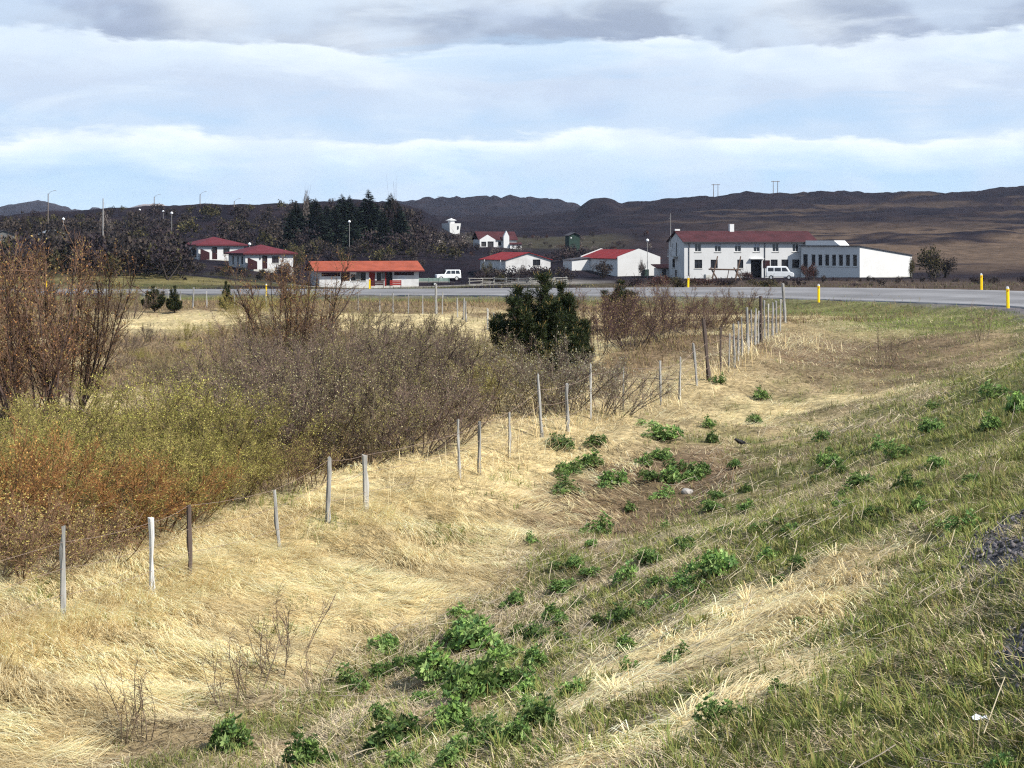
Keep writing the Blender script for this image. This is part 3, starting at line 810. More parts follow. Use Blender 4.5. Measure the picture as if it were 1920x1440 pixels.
# ------------------------------------------------------------------ woody plants
def seg_mesh(name, S, mat, nside=3):
    """S rows: p0(3) p1(3) r0 r1 col(3) -> thin tapered tubes"""
    S = np.array(S, float)
    p0, p1, r0, r1, col = S[:, :3], S[:, 3:6], S[:, 6], S[:, 7], S[:, 8:11]
    d = p1 - p0; d /= np.maximum(np.linalg.norm(d, axis=1, keepdims=True), 1e-9)
    ref = np.where(np.abs(d[:, 2:3]) < 0.9, np.array([[0, 0, 1.0]]), np.array([[1.0, 0, 0]]))
    a = np.cross(d, ref); a /= np.linalg.norm(a, axis=1, keepdims=True); b = np.cross(d, a)
    ring0, ring1 = [], []
    for k in range(nside):
        t = 2 * math.pi * k / nside
        o = a * math.cos(t) + b * math.sin(t)
        ring0.append(p0 + o * r0[:, None]); ring1.append(p1 + o * r1[:, None])
    V = np.stack(ring0 + ring1, 1).reshape(-1, 3)
    base = np.arange(len(S))[:, None] * (2 * nside)
    F = np.concatenate([base + np.array([[k, (k + 1) % nside, nside + (k + 1) % nside, nside + k]]) for k in range(nside)], 0)
    return mesh_np(name, V, F, np.repeat(col, 2 * nside, axis=0), [mat])

def leaf_mesh(name, P, D, size, width, col, mat):
    """diamond leaves: point, direction, length, half-width"""
    P, D, size, col = np.array(P, float), np.array(D, float), np.array(size, float), np.array(col, float)
    n = len(P)
    D = D / np.maximum(np.linalg.norm(D, axis=1, keepdims=True), 1e-9)
    R = rs.randn(n, 3); s = np.cross(D, R); s /= np.maximum(np.linalg.norm(s, axis=1, keepdims=True), 1e-9)
    V = np.stack([P, P + D * (size * 0.5)[:, None] + s * (size * width)[:, None], P + D * size[:, None], P + D * (size * 0.5)[:, None] - s * (size * width)[:, None]], 1).reshape(-1, 3)
    F = np.arange(n * 4).reshape(-1, 4)
    return mesh_np(name, V, F, np.repeat(col, 4, axis=0), [mat])

def grow_shrub(seed, h, spread, stems, nbr, ntw, bark, tipc, buds, bud_n, bud_size, r_stem=0.012, r_twig=0.0032, lean=0.7, upright=0.5, lo=0.25, bud_w=0.32):
    R = random.Random(seed)
    S, BP, BD, BS, BC = [], [], [], [], []
    bark = np.array(bark); tipc = np.array(tipc)
    def jit(v, a): return Vector((v.x + R.gauss(0, a), v.y + R.gauss(0, a), v.z + R.gauss(0, a))).normalized()
    def limb(p, d, length, r, segs, lev):
        pts = []
        for k in range(segs):
            d = jit(d, 0.10 + 0.04 * lev); d = (d + Vector((0, 0, upright * 0.16))).normalized()
            q = p + d * (length / segs)
            ra = r * (1 - k / segs * 0.55); rb = r * (1 - (k + 1) / segs * 0.55)
            f = min(1.0, lev * 0.4 + 0.2 * k / segs)
            c = (bark * (1 - f) + tipc * f) * R.uniform(0.5, 1.5)
            S.append((*p, *q, ra, rb, *c))
            pts.append((q.copy(), d.copy())); p = q
        return pts
    for i in range(stems):
        a = R.uniform(0, 6.283); le = lean * math.sqrt(R.random())
        base = Vector((math.cos(a), math.sin(a), 0)) * spread * 0.22 * math.sqrt(R.random())
        d = Vector((math.cos(a) * math.sin(le), math.sin(a) * math.sin(le), math.cos(le)))
        L = h * R.uniform(0.7, 1.05) / max(0.55, math.cos(le * 0.6))
        pts = limb(base, d, L, r_stem * R.uniform(0.6, 1.2), 5, 0)
        for j in range(nbr):
            t = lo + (1 - lo) * R.random()
            k = min(4, int(t * 5)); q, dd = pts[k]
            q = q - dd * (L / 5) * R.random()
            b = jit(dd, 0.55); bl = L * R.uniform(0.16, 0.38) * (1.15 - 0.6 * t)
            bp = limb(q, b, bl, r_stem * 0.45 * R.uniform(0.6, 1.0), 3, 1)
            for m in range(ntw):
                q2, d2 = bp[R.randrange(3)]
                q2 = q2 - d2 * (bl / 3) * R.random()
                tw = jit(d2, 0.55); tl = R.uniform(0.07, 0.20) * (0.6 + 0.4 * h)
                tp = limb(q2, tw, tl, r_twig * R.uniform(0.7, 1.3), 2, 2)
                for q3, d3 in tp:
                    if R.random() < bud_n:
                        for _ in range(1 + int(bud_n > 1 and R.random() < bud_n - 1)):
                            BP.append(q3 + Vector((R.gauss(0, .015), R.gauss(0, .015), R.gauss(0, .015)))); BD.append(jit(d3, 0.6)); BS.append(bud_size * R.uniform(0.6, 1.3))
                            BC.append(np.array(R.choice(buds)) * R.uniform(0.7, 1.2))
    sm = seg_mesh('branches', S, M['shrub_bark'])
    lm = leaf_mesh('buds', BP, BD, BS, bud_w, BC, M['buds']) if BP else None
    return sm, lm

OLIVE = [(0.26, 0.25, 0.055), (0.33, 0.30, 0.075), (0.20, 0.20, 0.05), (0.46, 0.41, 0.12)]
KIND = {}
KIND['rust'] = [grow_shrub(100 + i, 1.65, 1.5, 17, 10, 8, (0.14, 0.078, 0.043), (0.32, 0.150, 0.055), [(0.42, 0.24, 0.07), (0.36, 0.30, 0.09), (0.31, 0.155, 0.055)], 0.7, 0.034, lean=1.0, upright=0.35) for i in range(2)]
KIND['olive'] = [grow_shrub(110 + i, 1.55, 1.5, 16, 10, 8, (0.14, 0.105, 0.055), (0.25, 0.20, 0.07), OLIVE, 1.6, 0.027, lean=1.0, upright=0.35) for i in range(2)]
DK = [(0.30, 0.26, 0.11), (0.36, 0.33, 0.18), (0.20, 0.17, 0.07), (0.22, 0.15, 0.09), (0.42, 0.38, 0.22)]
KIND['dark'] = [grow_shrub(120 + i, 1.75, 1.6, 18, 11, 9, (0.078, 0.058, 0.052), (0.145, 0.100, 0.080), DK, 0.75, 0.028, lean=1.05, upright=0.25, r_twig=0.0036, r_stem=0.015) for i in range(2)]
KIND['dark'].append(grow_shrub(123, 1.7, 1.6, 18, 10, 8, (0.09, 0.070, 0.050), (0.16, 0.125, 0.07), [(0.27, 0.25, 0.075), (0.34, 0.31, 0.11), (0.20, 0.19, 0.06)], 1.0, 0.030, lean=1.05, upright=0.25, r_twig=0.0034, r_stem=0.015))
KIND['catkin'] = [grow_shrub(130, 1.6, 1.5, 18, 10, 8, (0.11, 0.085, 0.07), (0.17, 0.125, 0.10), [(0.48, 0.45, 0.34), (0.42, 0.39, 0.26), (0.36, 0.33, 0.16), (0.28, 0.26, 0.11)], 0.75, 0.036, lean=1.0, upright=.35),
                  grow_shrub(131, 1.5, 1.5, 16, 10, 8, (0.11, 0.085, 0.07), (0.17, 0.125, 0.10), [(0.46, 0.43, 0.31), (0.36, 0.34, 0.19)], 0.7, 0.030, lean=1.15, upright=.3)]
KIND['yellow'] = [grow_shrub(140 + i, 1.25, 1.3, 14, 9, 7, (0.12, 0.085, 0.06), (0.17, 0.10, 0.06), [(0.52, 0.43, 0.14), (0.42, 0.35, 0.12), (0.32, 0.27, 0.09)], 0.75, 0.024, lean=1.0, bud_w=0.42) for i in range(2)]
KIND['purple'] = [grow_shrub(150 + i, 1.9, 1.7, 17, 10, 8, (0.060, 0.042, 0.042), (0.110, 0.060, 0.056), [(0.28, 0.22, 0.09), (0.20, 0.14, 0.07)], 0.55, 0.040, lean=1.0, upright=0.3, r_twig=0.0042) for i in range(2)]
KIND['birch'] = [grow_shrub(160 + i, 3.9, 2.6, 20, 18, 9, (0.050, 0.036, 0.032), (0.145, 0.080, 0.048), [(0.30, 0.20, 0.07), (0.22, 0.17, 0.06), (0.28, 0.13, 0.05)], 0.55, 0.050, r_stem=0.030, r_twig=0.0055, lean=0.62, upright=0.75, lo=0.15) for i in range(2)]
KIND['sapling'] = [grow_shrub(170 + i, 2.5, 1.4, 5, 11, 7, (0.10, 0.08, 0.07), (0.20, 0.13, 0.08), [(0.32, 0.27, 0.10), (0.22, 0.16, 0.07)], 0.28, 0.045, r_stem=0.026, r_twig=0.0055, lean=0.42, upright=0.8, lo=0.3) for i in range(2)]
KIND['sprig'] = [grow_shrub(180 + i, 0.75, 0.5, 6, 4, 3, (0.13, 0.10, 0.075), (0.20, 0.14, 0.09), [(0.16, 0.15, 0.07), (0.12, 0.10, 0.05)], 0.20, 0.016, r_stem=0.007, r_twig=0.0032, lean=0.55, upright=0.5) for i in range(2)]

NSH = [0]
def shrub(name, kind, px, d, scale, label, cat, group=None, v=None, part='branches', bpart='buds'):
    x = px_at(px, d); z = gz(x, d)
    i = NSH[0]; NSH[0] += 1
    var = KIND[kind]; sm, lm = var[(i if v is None else v) % len(var)]
    R = random.Random(900 + i)
    e = empty(name, (x, d, z - 0.03), R.uniform(0, 6.283), label, cat, group)
    e.scale = (scale * R.uniform(0.82, 1.15), scale * R.uniform(0.82, 1.15), scale * R.uniform(0.74, 1.16))
    obj(part, sm, e)
    if lm: obj(bpart, lm, e)
    return e

def build_shrubs():
    G = 'rust orange willow shrubs behind the nearest fence posts'
    for k, (px, d, sc) in enumerate([(-60, 21.2, 1.0), (60, 21.6, .95), (185, 22.0, .95), (290, 22.4, 0.8), (20, 23.6, 1.0)]):
        shrub('willow_shrub', 'rust', px, d, sc, 'rust-orange willow shrub in the orange thicket behind the nearest fence posts', 'shrub', G)
    G = 'yellow catkin willows at the left edge'
    for px, d, sc in [(-30, 19.6, 0.95), (45, 19.9, 0.9), (120, 20.3, 0.85), (205, 20.9, 0.75)]:
        shrub('catkin_willow', 'yellow', px, d, sc, 'low willow shrub dotted with yellow catkins behind the leftmost fence post', 'shrub', G)
    G = 'olive green willow shrubs'
    for px, d, sc in [(-40, 26.5, 1.05), (70, 26.8, 1.0), (180, 26.4, 1.0), (290, 26.8, 1.0), (395, 25.6, 0.9), (440, 26.8, 0.9), (120, 29.0, 1.0), (240, 29.4, 1.0), (350, 29.2, 1.0), (10, 29.8, 1.05), (450, 24.7, 0.7), (250, 24.3, .9), (330, 24.8, .9), (110, 25.2, .95), (-80, 24.6, 1.0), (400, 24.2, .75), (360, 23.2, .8), (150, 23.8, .9), (225, 22.6, .75)]:
        shrub('willow_shrub', 'olive', px, d, sc, 'yellow-green budding willow shrub between the orange and the dark thicket', 'shrub', G)
    for px, d, sc in [(535, 25.2, 0.62), (590, 26.0, 0.6)]:
        shrub('catkin_willow', 'yellow', px, d, sc, 'small yellow-budded willow behind the leaning fence post', 'shrub', 'small yellow-budded willows')
    G = 'grey-brown willow shrubs of the dark thicket'
    spots = [(510, 28.0, .9), (600, 28.2, .9), (690, 28.4, .95), (775, 29.4, .9), (850, 30.6, .8), (440, 31.0, 1), (530, 31.2, 1), (620, 31.4, 1), (710, 31.6, 1.02), (795, 32.2, 1), (880, 33.2, .9),
             (400, 34.2, 1), (490, 34.5, 1.02), (580, 34.8, 1.05), (670, 35, 1.05), (760, 35.2, 1.05), (850, 35.8, 1), (935, 36.8, .9), (440, 38.2, .95), (540, 38.6, 1.05), (640, 38.8, 1.1), (740, 39, 1.1), (840, 39.4, 1.05),
             (920, 40.4, 1), (500, 42.5, .95), (600, 43, 1.05), (700, 43.4, 1.05), (800, 43.8, 1), (880, 45, .9), (390, 37.5, .95), (350, 33.0, .95), (440, 40.5, 1), (480, 44.5, 1), (560, 40.5, 1.1), (660, 41, 1.1), (760, 41.3, 1.1), (650, 46.5, 1.0), (740, 47.5, 1.0), (560, 47, 1.0), (820, 48.5, .9), (300, 31.6, .9), (540, 29.6, .95), (640, 29.8, .95), (730, 30.2, .95)]
    for k, (px, d, sc) in enumerate(spots):
        shrub('willow_shrub', 'dark', px, d, sc, 'grey-brown bare willow shrub in the dark thicket left of the fence', 'shrub', G)
    for px, d, sc in [(905, 38.2, 0.8), (940, 34.2, 0.75)]:
        shrub('willow_shrub', 'olive', px, d, sc, 'small yellow-green willow at the right end of the dark thicket', 'shrub', 'small yellow-green willows by the pine')
    shrub('catkin_willow', 'catkin', 1060, 34.2, 1.0, 'pale willow shrub with silvery catkins growing through the fence below the pine', 'shrub', v=0)
    shrub('catkin_willow', 'catkin', 1160, 35.2, 0.95, 'pale twiggy willow shrub leaning right over the fence wire', 'shrub', v=1)
    shrub('catkin_willow', 'catkin', 1000, 34.0, 0.9, 'silvery willow shrub left of the pine foot behind the fence', 'shrub', v=0)
    shrub('catkin_willow', 'catkin', 1122, 34.9, 0.95, 'brown-stemmed silvery willow on the fence line right below the pine', 'shrub', v=1)
    shrub('catkin_willow', 'catkin', 1032, 35.8, 0.9, 'silvery willow close in front of the big pine', 'shrub', v=0)
    G = 'purple-brown willows behind the pine'
    for px, d, sc in [(1120, 46.5, .92), (1180, 47.5, .9), (1245, 49, .85), (1300, 51, .78), (1150, 51.5, 1.0), (1215, 53, .92), (1272, 55, .82), (1345, 55, .74), (1390, 58, .7), (1325, 59, .72)]:
        shrub('willow_shrub', 'purple', px, d, sc, 'purple-brown bare willow shrub right of the pine along the fence', 'shrub', G)
    shrub('birch_tree', 'birch', 60, 37.0, 1.0, 'tall bare russet birch bush at the left edge of the picture', 'tree', v=0, part='branches')
    shrub('birch_tree', 'birch', 130, 39.5, 0.86, 'bare russet birch bush leaning right beside the tall one at left', 'tree', v=1)
    shrub('birch_tree', 'birch', -30, 41.0, 1.0, 'bare russet birch bush cut by the left edge of the picture', 'tree', v=1)
    shrub('birch_tree', 'birch', 555, 47.0, 0.80, 'bare multi-stemmed birch standing behind the dark thicket', 'tree', v=0)
    shrub('birch_sapling', 'sapling', 500, 48.5, 0.85, 'thin bare birch left of the multi-stemmed one', 'tree', v=0)
    shrub('birch_sapling', 'sapling', 418, 43.5, 0.85, 'slender bare sapling alone in the brown field', 'tree', v=1)
    shrub('birch_sapling', 'sapling', 655, 49.5, 0.9, 'thin bare birch below the yellow road stake', 'tree', v=0)
    shrub('birch_sapling', 'sapling', 710, 48.0, 0.8, 'bare sapling with spreading twigs right of the yellow road stake', 'tree', v=1)
    shrub('birch_sapling', 'sapling', 450, 55.0, 0.8, 'bare sapling in front of the small far pine', 'tree', v=1)
    G = 'bare twig shoots in the straw'
    for px, py, sc in [(228, 1395, 1.0), (275, 1385, .9), (470, 1300, 1.1), (520, 1275, 1.1), (555, 1230, 1.0), (430, 1330, .8), (590, 1300, .7)]:
        p = hit(px, py)
        shrub('bare_sprig', 'sprig', px, p.y, sc, 'thin bare twig shoot standing in the flattened straw grass', 'sprig', G)
    for px, py, sc in [(1660, 690, 1.4), (1840, 640, 1.5)]:
        p = hit(px, py); shrub('bare_sprig', 'sprig', px, p.y, sc, 'bare brown twig shoot on the brown flat below the road', 'sprig', 'twig shoots on the brown flat')
    # bushes in the field towards the road
    G = 'round brown bushes in the field by the road'
    for px, d, sc in [(245, 80, .95), (215, 84, .8), (275, 66, .45), (600, 66, .8), (655, 64, .8), (700, 72, .7), (560, 62, .9), (480, 62, .8), (760, 60, .6), (815, 55, .6), (860, 52, .7)]:
        shrub('willow_shrub', 'dark', px, d, sc * 1.05, 'round grey-brown bush in the brown field before the road', 'shrub', G)
    for i, (px, d, sc) in enumerate([(215, 52, .5), (270, 56, .42), (320, 50, .5), (360, 58, .45), (240, 62, .45), (390, 52, .55), (300, 47, .55), (345, 66, .5), (205, 70, .6), (410, 64, .5)]):
        shrub('willow_shrub', ('dark', 'olive')[i % 2], px, d, sc, 'knee-high brown or olive bush in the rough field left of the dark thicket', 'shrub', 'low bushes in the rough field')
    for px, d, sc in [(235, 92, 1.0), (455, 74, .9), (505, 78, 1.0), (560, 84, .9)]:
        shrub('willow_shrub', 'olive', px, d, sc, 'pale olive bush near the far fence and the road', 'shrub', 'pale olive bushes by the road')
build_shrubs()

# ------------------------------------------------------------------ lupins and dead stalks
def lupin_meshes(seed, nleaf):
    R = random.Random(seed)
    lob = [(R.uniform(-.5, .5), R.uniform(-.5, .5), R.uniform(.45, .8), R.uniform(.55, 1.0)) for _ in range(4)]
    P, D, S, C, T = [], [], [], [], []
    for i in range(nleaf):
        a = R.uniform(0, 6.283); rr = math.sqrt(R.random())
        lx, ly, lr, lh = R.choice(lob)
        x, y = lx + lr * rr * math.cos(a), ly + lr * rr * math.sin(a)
        z = 0.85 * lh * math.sqrt(max(0.03, 1 - rr * rr * 0.95)) * R.uniform(0.4, 1.1)
        c = Vector((x, y, z))
        nrm = (Vector((x, y, 0)) * 0.7 + Vector((R.gauss(0, .35), R.gauss(0, .35), 1))).normalized()
        t1 = nrm.cross(Vector((1, 0.2, 0))).normalized(); t2 = nrm.cross(t1)
        T.append((x * 0.25, y * 0.25, 0, *c, 0.010, 0.007, 0.10, 0.12, 0.04))
        bright = R.uniform(0.75, 1.35) * (0.85 + 0.35 * z)  # random tone, paler with height: shading put into the leaf colour
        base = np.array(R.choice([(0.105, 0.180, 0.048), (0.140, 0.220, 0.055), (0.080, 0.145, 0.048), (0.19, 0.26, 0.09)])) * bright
        L = R.uniform(0.11, 0.24)
        for k in range(8):
            t = 6.283 * k / 8 + R.uniform(-.1, .1)
            d = (t1 * math.cos(t) + t2 * math.sin(t) + nrm * R.uniform(0.1, 0.6)).normalized()
            P.append(c); D.append(d); S.append(L * R.uniform(.8, 1.1)); C.append(base * R.uniform(.85, 1.15))
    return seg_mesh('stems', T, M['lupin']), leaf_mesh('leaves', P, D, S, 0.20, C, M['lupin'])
LUP = [lupin_meshes(300 + i, n) for i, n in enumerate((150, 120, 170, 90))]

def lupin(px, py, rpx, label, group, i):
    p = hit(px, py + rpx * 0.45)
    r = rpx * p.y / FP * 1.28
    R = random.Random(500 + i)
    e = empty('lupin_plant', (p.x, p.y, p.z - 0.02), R.uniform(0, 6.283), label, 'lupin', group)
    e.scale = (r * R.uniform(.8, 1.08), r * R.uniform(.8, 1.08), r * R.uniform(1.0, 1.6))
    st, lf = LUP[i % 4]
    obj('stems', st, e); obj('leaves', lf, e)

big = [(735, 1385, 62, 'large round green lupin clump at the bottom left of the ditch'), (835, 1350, 46, 'green lupin clump just right of the largest bottom clump'),
       (900, 1285, 58, 'wide dark green lupin clump with a dark gap at its left foot'), (1360, 1335, 48, 'dark green lupin clump at the foot of the pale straw patch'),
       (1340, 1065, 42, 'leafy green lupin clump amid pale dead stalks above the straw patch'), (450, 1388, 48, 'bright green lupin clump below the bare twigs at bottom left'),
       (1055, 832, 26, 'dark green lupin clump under the fence willow'), (1798, 985, 33, 'isolated lupin clump beside the gravel shoulder'), (1240, 812, 32, 'lupin clump with a pale stalk at the far end of the ditch'),
       (1450, 1292, 30, 'small blue-green lupin beside the curved dead stalk'), (905, 1190, 54, 'loose lupin clump in mid ditch behind the wide one')]
for i, (px, py, r, lb) in enumerate(big): lupin(px, py, r, lb, 'lupin clumps', i)
near = [(715, 1340, 30, 'small lupin tuft touching the top of the largest bottom clump'), (830, 1258, 46, 'lupin clump left of the wide dark green one'), (710, 1212, 32, 'upright lupin tuft at the edge of the straw in the near ditch'),
        (660, 1278, 32, 'pale green lupin tuft nearest the bare twig shoots'), (765, 1245, 28, 'small lupin tuft between straw edge and wide clump'), (560, 1425, 44, 'lupin clump cut by the bottom edge, left of the largest'),
        (880, 1395, 42, 'lupin clump at the bottom edge right of the largest'), (940, 1380, 34, 'lupin clump under crossing dead stalks at the bottom'), (990, 1335, 25, 'small lupin amid dead stalks right of the wide clump'),
        (1010, 1405, 30, 'lupin tuft at the bottom edge below the straw patch'), (760, 1435, 32, 'lupin leaves cut by the bottom edge below the largest clump'), (590, 1400, 22, 'tiny lupin tuft between the two leftmost clumps'),
        (620, 1425, 24, 'tiny lupin tuft at the bottom edge left of the largest clump'), (860, 1145, 20, 'single small lupin high in the near ditch by the straw'), (960, 1235, 26, 'small lupin on brown litter right of the loose clump')]
for i, (px, py, r, lb) in enumerate(near): lupin(px, py, r, lb, 'lupins in the near ditch', 20 + i)
mid = [(1115, 832, 20, 'small lupin right of the one under the fence willow'), (1110, 862, 28, 'lupin clump in the middle of the far left cluster'), (1070, 882, 26, 'lupin clump left of the cluster middle'),
       (1055, 912, 30, 'lupin clump at the lower left of the far cluster, on the straw edge'), (1145, 905, 28, 'lupin clump at the lower right of the far left cluster'), (1265, 897, 23, 'lower left lupin of the three on bare litter'),
       (1307, 882, 20, 'rightmost lupin of the three on bare litter'), (1272, 877, 22, 'upper lupin of the three on bare litter'), (1335, 950, 20, 'lupin by itself right of the round stone'), (1330, 800, 16, 'faint small lupin towards the fence end'), (1215, 795, 18, 'small lupin just left of the one with the pale stalk')]
for i, (px, py, r, lb) in enumerate(mid): lupin(px, py, r, lb, 'lupins in the far ditch', 40 + i)
bank = [(1055, 1098, 26), (1150, 1155, 30), (1015, 1190, 24), (1230, 1130, 25), (1500, 1055, 26), (1445, 1045, 24), (1620, 900, 22), (1690, 850, 22), (1560, 870, 22), (1580, 925, 24), (1900, 762, 30), (1870, 735, 24), (1760, 872, 22), (1850, 800, 22),
        (1640, 960, 20), (1700, 905, 22), (1480, 990, 22), (1400, 950, 18), (1750, 800, 20), (1885, 1425, 36), (1540, 820, 15), (1420, 742, 20), (1410, 790, 14), (1345, 712, 14), (1500, 1165, 20), (1180, 1210, 24), (1290, 1090, 24), (1650, 840, 18), (1820, 900, 22), (1730, 950, 20)]
RB = random.Random(77)
for _ in range(46):
    t_ = RB.random(); bank.append((RB.uniform(960, 1260) + 620 * t_ * RB.uniform(.3, 1.1), 1240 - 430 * t_ + RB.uniform(-60, 60), RB.uniform(11, 24) * (1 - .3 * t_)))
for i, (px, py, r) in enumerate(bank): lupin(px, py, r, 'low green lupin plant scattered over the grassy road bank', 'lupins on the road bank', 60 + i)

RD = random.Random(55)
for i in range(52):
    t_ = RD.random() ** 1.3
    lupin(835 + 430 * t_ + RD.gauss(0, 105) * (1 - .45 * t_), 1395 - 520 * t_ + RD.gauss(0, 28), RD.uniform(15, 40) * (1 - .45 * t_), 'green lupin plant in the loose row along the ditch floor', 'lupins along the ditch floor', 200 + i)

def build_stalks():
    n = 9000
    d = rnd(n, 6.5, 36); x = rnd(n, -0.12, 0.33) * d
    s, t = fence_st(x, d)
    k = fbm(x * 0.5, d * 0.5, 91, 2)
    m = (s > 2.8) & (rs.rand(n) < 2.4 * (k - 0.34) * (1 - .75 * sstep(6.0, 9.0, s))) & (road_frame(x, d)[1] > 1.2)
    x, d = x[m], d[m]; n = len(x)
    z = ground_z(x, d)
    a = 0.75 + rs.randn(n) * 0.8; L = rnd(n, 0.08, 0.36); r = rnd(n, 0.0016, 0.0036) * (1 + d / 34)
    el = np.abs(rs.randn(n)) * 0.16 + 0.6 * (rs.rand(n) < 0.07)
    dr = np.stack([np.cos(a) * np.cos(el), np.sin(a) * np.cos(el), np.sin(el)], 1)
    dr[:, 2] += (ground_z(x + dr[:, 0] * L, d + dr[:, 1] * L) - z) / L
    pal = np.array([(0.52, 0.45, 0.32), (0.44, 0.37, 0.27), (0.60, 0.52, 0.36), (0.34, 0.29, 0.23)])
    col = pal[rs.randint(0, 4, n)]
    p = np.stack([x, d, z + rnd(n, 0.02, 0.07)], 1)
    S = []
    for k in range(3):
        q = p + dr * (L / 3)[:, None]
        S.append(np.concatenate([p, q, r[:, None], r[:, None] * 0.88, col], 1))
        p = q
        dr = dr + rs.randn(n, 3) * np.array((0.14, 0.14, 0.08)); dr /= np.linalg.norm(dr, axis=1, keepdims=True)
    tag(obj('dead_lupin_stalks', seg_mesh('dead_lupin_stalks', np.concatenate(S), M['grass'])), 'pale dead lupin stalks strewn over the ditch and road bank', 'dead stalks', kind='stuff')
build_stalks()

def build_tall_straw():
    """upright dry stems along the fence foot"""
    n = 2100
    t = rs.rand(n) * 40 - 1.5; s = rs.randn(n) * 0.45 - 0.15
    x = -5.1 + FDIR[0] * t + FNRM[0] * s; y = 18.3 + FDIR[1] * t + FNRM[1] * s
    keep = fbm(x * 0.8, y * 0.8, 97, 2) > 0.46; x, y = x[keep], y[keep]; n = len(x)
    P = np.stack([x, y, ground_z(x, y)], 1)
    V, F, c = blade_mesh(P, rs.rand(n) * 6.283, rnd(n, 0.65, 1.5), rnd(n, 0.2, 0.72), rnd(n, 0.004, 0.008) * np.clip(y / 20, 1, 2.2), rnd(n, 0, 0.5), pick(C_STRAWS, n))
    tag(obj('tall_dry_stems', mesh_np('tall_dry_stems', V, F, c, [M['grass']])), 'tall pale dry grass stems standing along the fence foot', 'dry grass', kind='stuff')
build_tall_straw()
# ------------------------------------------------------------------ conifers
def pine_meshes(seed, h=3.0, r=1.35, nb=60, fall=0.55):
    R = random.Random(seed)
    S, P, D, L, C = [], [], [], [], []
    bark = np.array((0.075, 0.055, 0.042))
    def brush(p, d, n, ln):
        for k in range(n):
            a = R.uniform(0, 1) * 0.22
            o = Vector((R.gauss(0, 1), R.gauss(0, 1), R.gauss(0, 1))).normalized()
            P.append(p + d * a); D.append(d * R.uniform(0.2, 0.9) + o * 0.85); L.append(ln * R.uniform(.7, 1.2))
            C.append(np.array(R.choice([(0.016, 0.026, 0.010), (0.024, 0.036, 0.012), (0.011, 0.018, 0.008), (0.040, 0.046, 0.016)])) * R.uniform(.75, 1.25))
        if R.random() < 0.35:
            S.append((*(p + d * 0.2), *(p + d * 0.32), 0.012, 0.008, 0.20, 0.14, 0.05))
    S.append((0, 0, -0.05, 0.05, 0.02, h * 0.55, 0.085, 0.05, *bark)); S.append((0.05, 0.02, h * 0.55, 0.08, 0.0, h * 0.95, 0.05, 0.012, *bark))
    # several leaders of different height, each carrying upright candle-like shoots
    nl = max(4, nb // 3)
    for i in range(nl):
        a = i * 2.4 + R.uniform(-.4, .4); out = r * math.sqrt((i + .3) / nl) * R.uniform(.75, 1.0)
        top = h * (1.0 - fall * (out / r) ** (1.5 if fall < .8 else .9)) * R.uniform(.66, 1.06)
        p = Vector((0, 0, h * .06)); tip = Vector((math.cos(a) * out, math.sin(a) * out, top))
        ctrl = Vector((math.cos(a) * out * .9, math.sin(a) * out * .9, top * .35))
        prev = p; K = 9
        for k in range(1, K + 1):
            t = k / K
            q = p * (1 - t) ** 2 + ctrl * 2 * t * (1 - t) + tip * t * t
            S.append((*prev, *q, 0.035 * (1.1 - t), 0.035 * (1.1 - t) * .85, *bark))
            dd = (q - prev).normalized(); prev = q
            if t < .25: continue
            for m in range(6):
                td = (dd * 0.35 + Vector((R.gauss(0, .8), R.gauss(0, .8), 0.35 + R.gauss(0, .3)))).normalized()
                tl = R.uniform(0.12, 0.42) * (1.15 - .6 * t)
                e2 = q + td * tl
                S.append((*q, *e2, 0.014, 0.008, *bark))
                for w in range(2):
                    ud = (td * .3 + Vector((R.gauss(0, .3), R.gauss(0, .3), 1))).normalized()
                    brush(q.lerp(e2, .55 + .45 * w), ud, 40, 0.15)
        brush(tip, Vector((0, 0, 1)), 46, 0.12)
    return seg_mesh('trunk', S, M['shrub_bark']), leaf_mesh('crown', P, D, L, 0.055, C, M['needles'])
PINE = [pine_meshes(401), pine_meshes(402, 3.0, 1.1, 40, 0.9)]

def pine(px, d, hgt, wid, label, v, rz):
    x = px_at(px, d)
    e = empty('mountain_pine', (x, d, gz(x, d) - 0.03), rz, label, 'pine tree')
    e.scale = (wid / 2.7, wid / 2.7, hgt / 3.0)
    obj('trunk', PINE[v][0], e); obj('crown', PINE[v][1], e)
pine(1008, 41.5, 2.7, 2.7, 'big dark green mountain pine in the middle of the picture behind the fence', 0, 0.4)
pine(1058, 42.4, 2.85, 2.1, 'second dark pine merging with the big one on its right side', 1, 2.2)
pine(1034, 42.0, 2.5, 2.2, 'low middle part of the dark pine group, between the two taller pines', 0, 3.6)
pine(327, 84, 1.6, 1.35, 'small dark pine with a pointed top in the brown field', 1, 1.0)
pine(290, 85, 1.3, 1.4, 'small bushy dark pine left of the pointed one', 0, 3.1)
pine(424, 86, 1.8, 1.2, 'slim dark pine standing near the far fence', 1, 4.2)
pine(128, 58, 2.3, 1.2, 'dark pine half hidden by the russet birch bushes at left', 1, 5.0)
pine(1160, 60, 1.7, 1.8, 'brownish dark pine behind the purple willows', 0, 5.6)

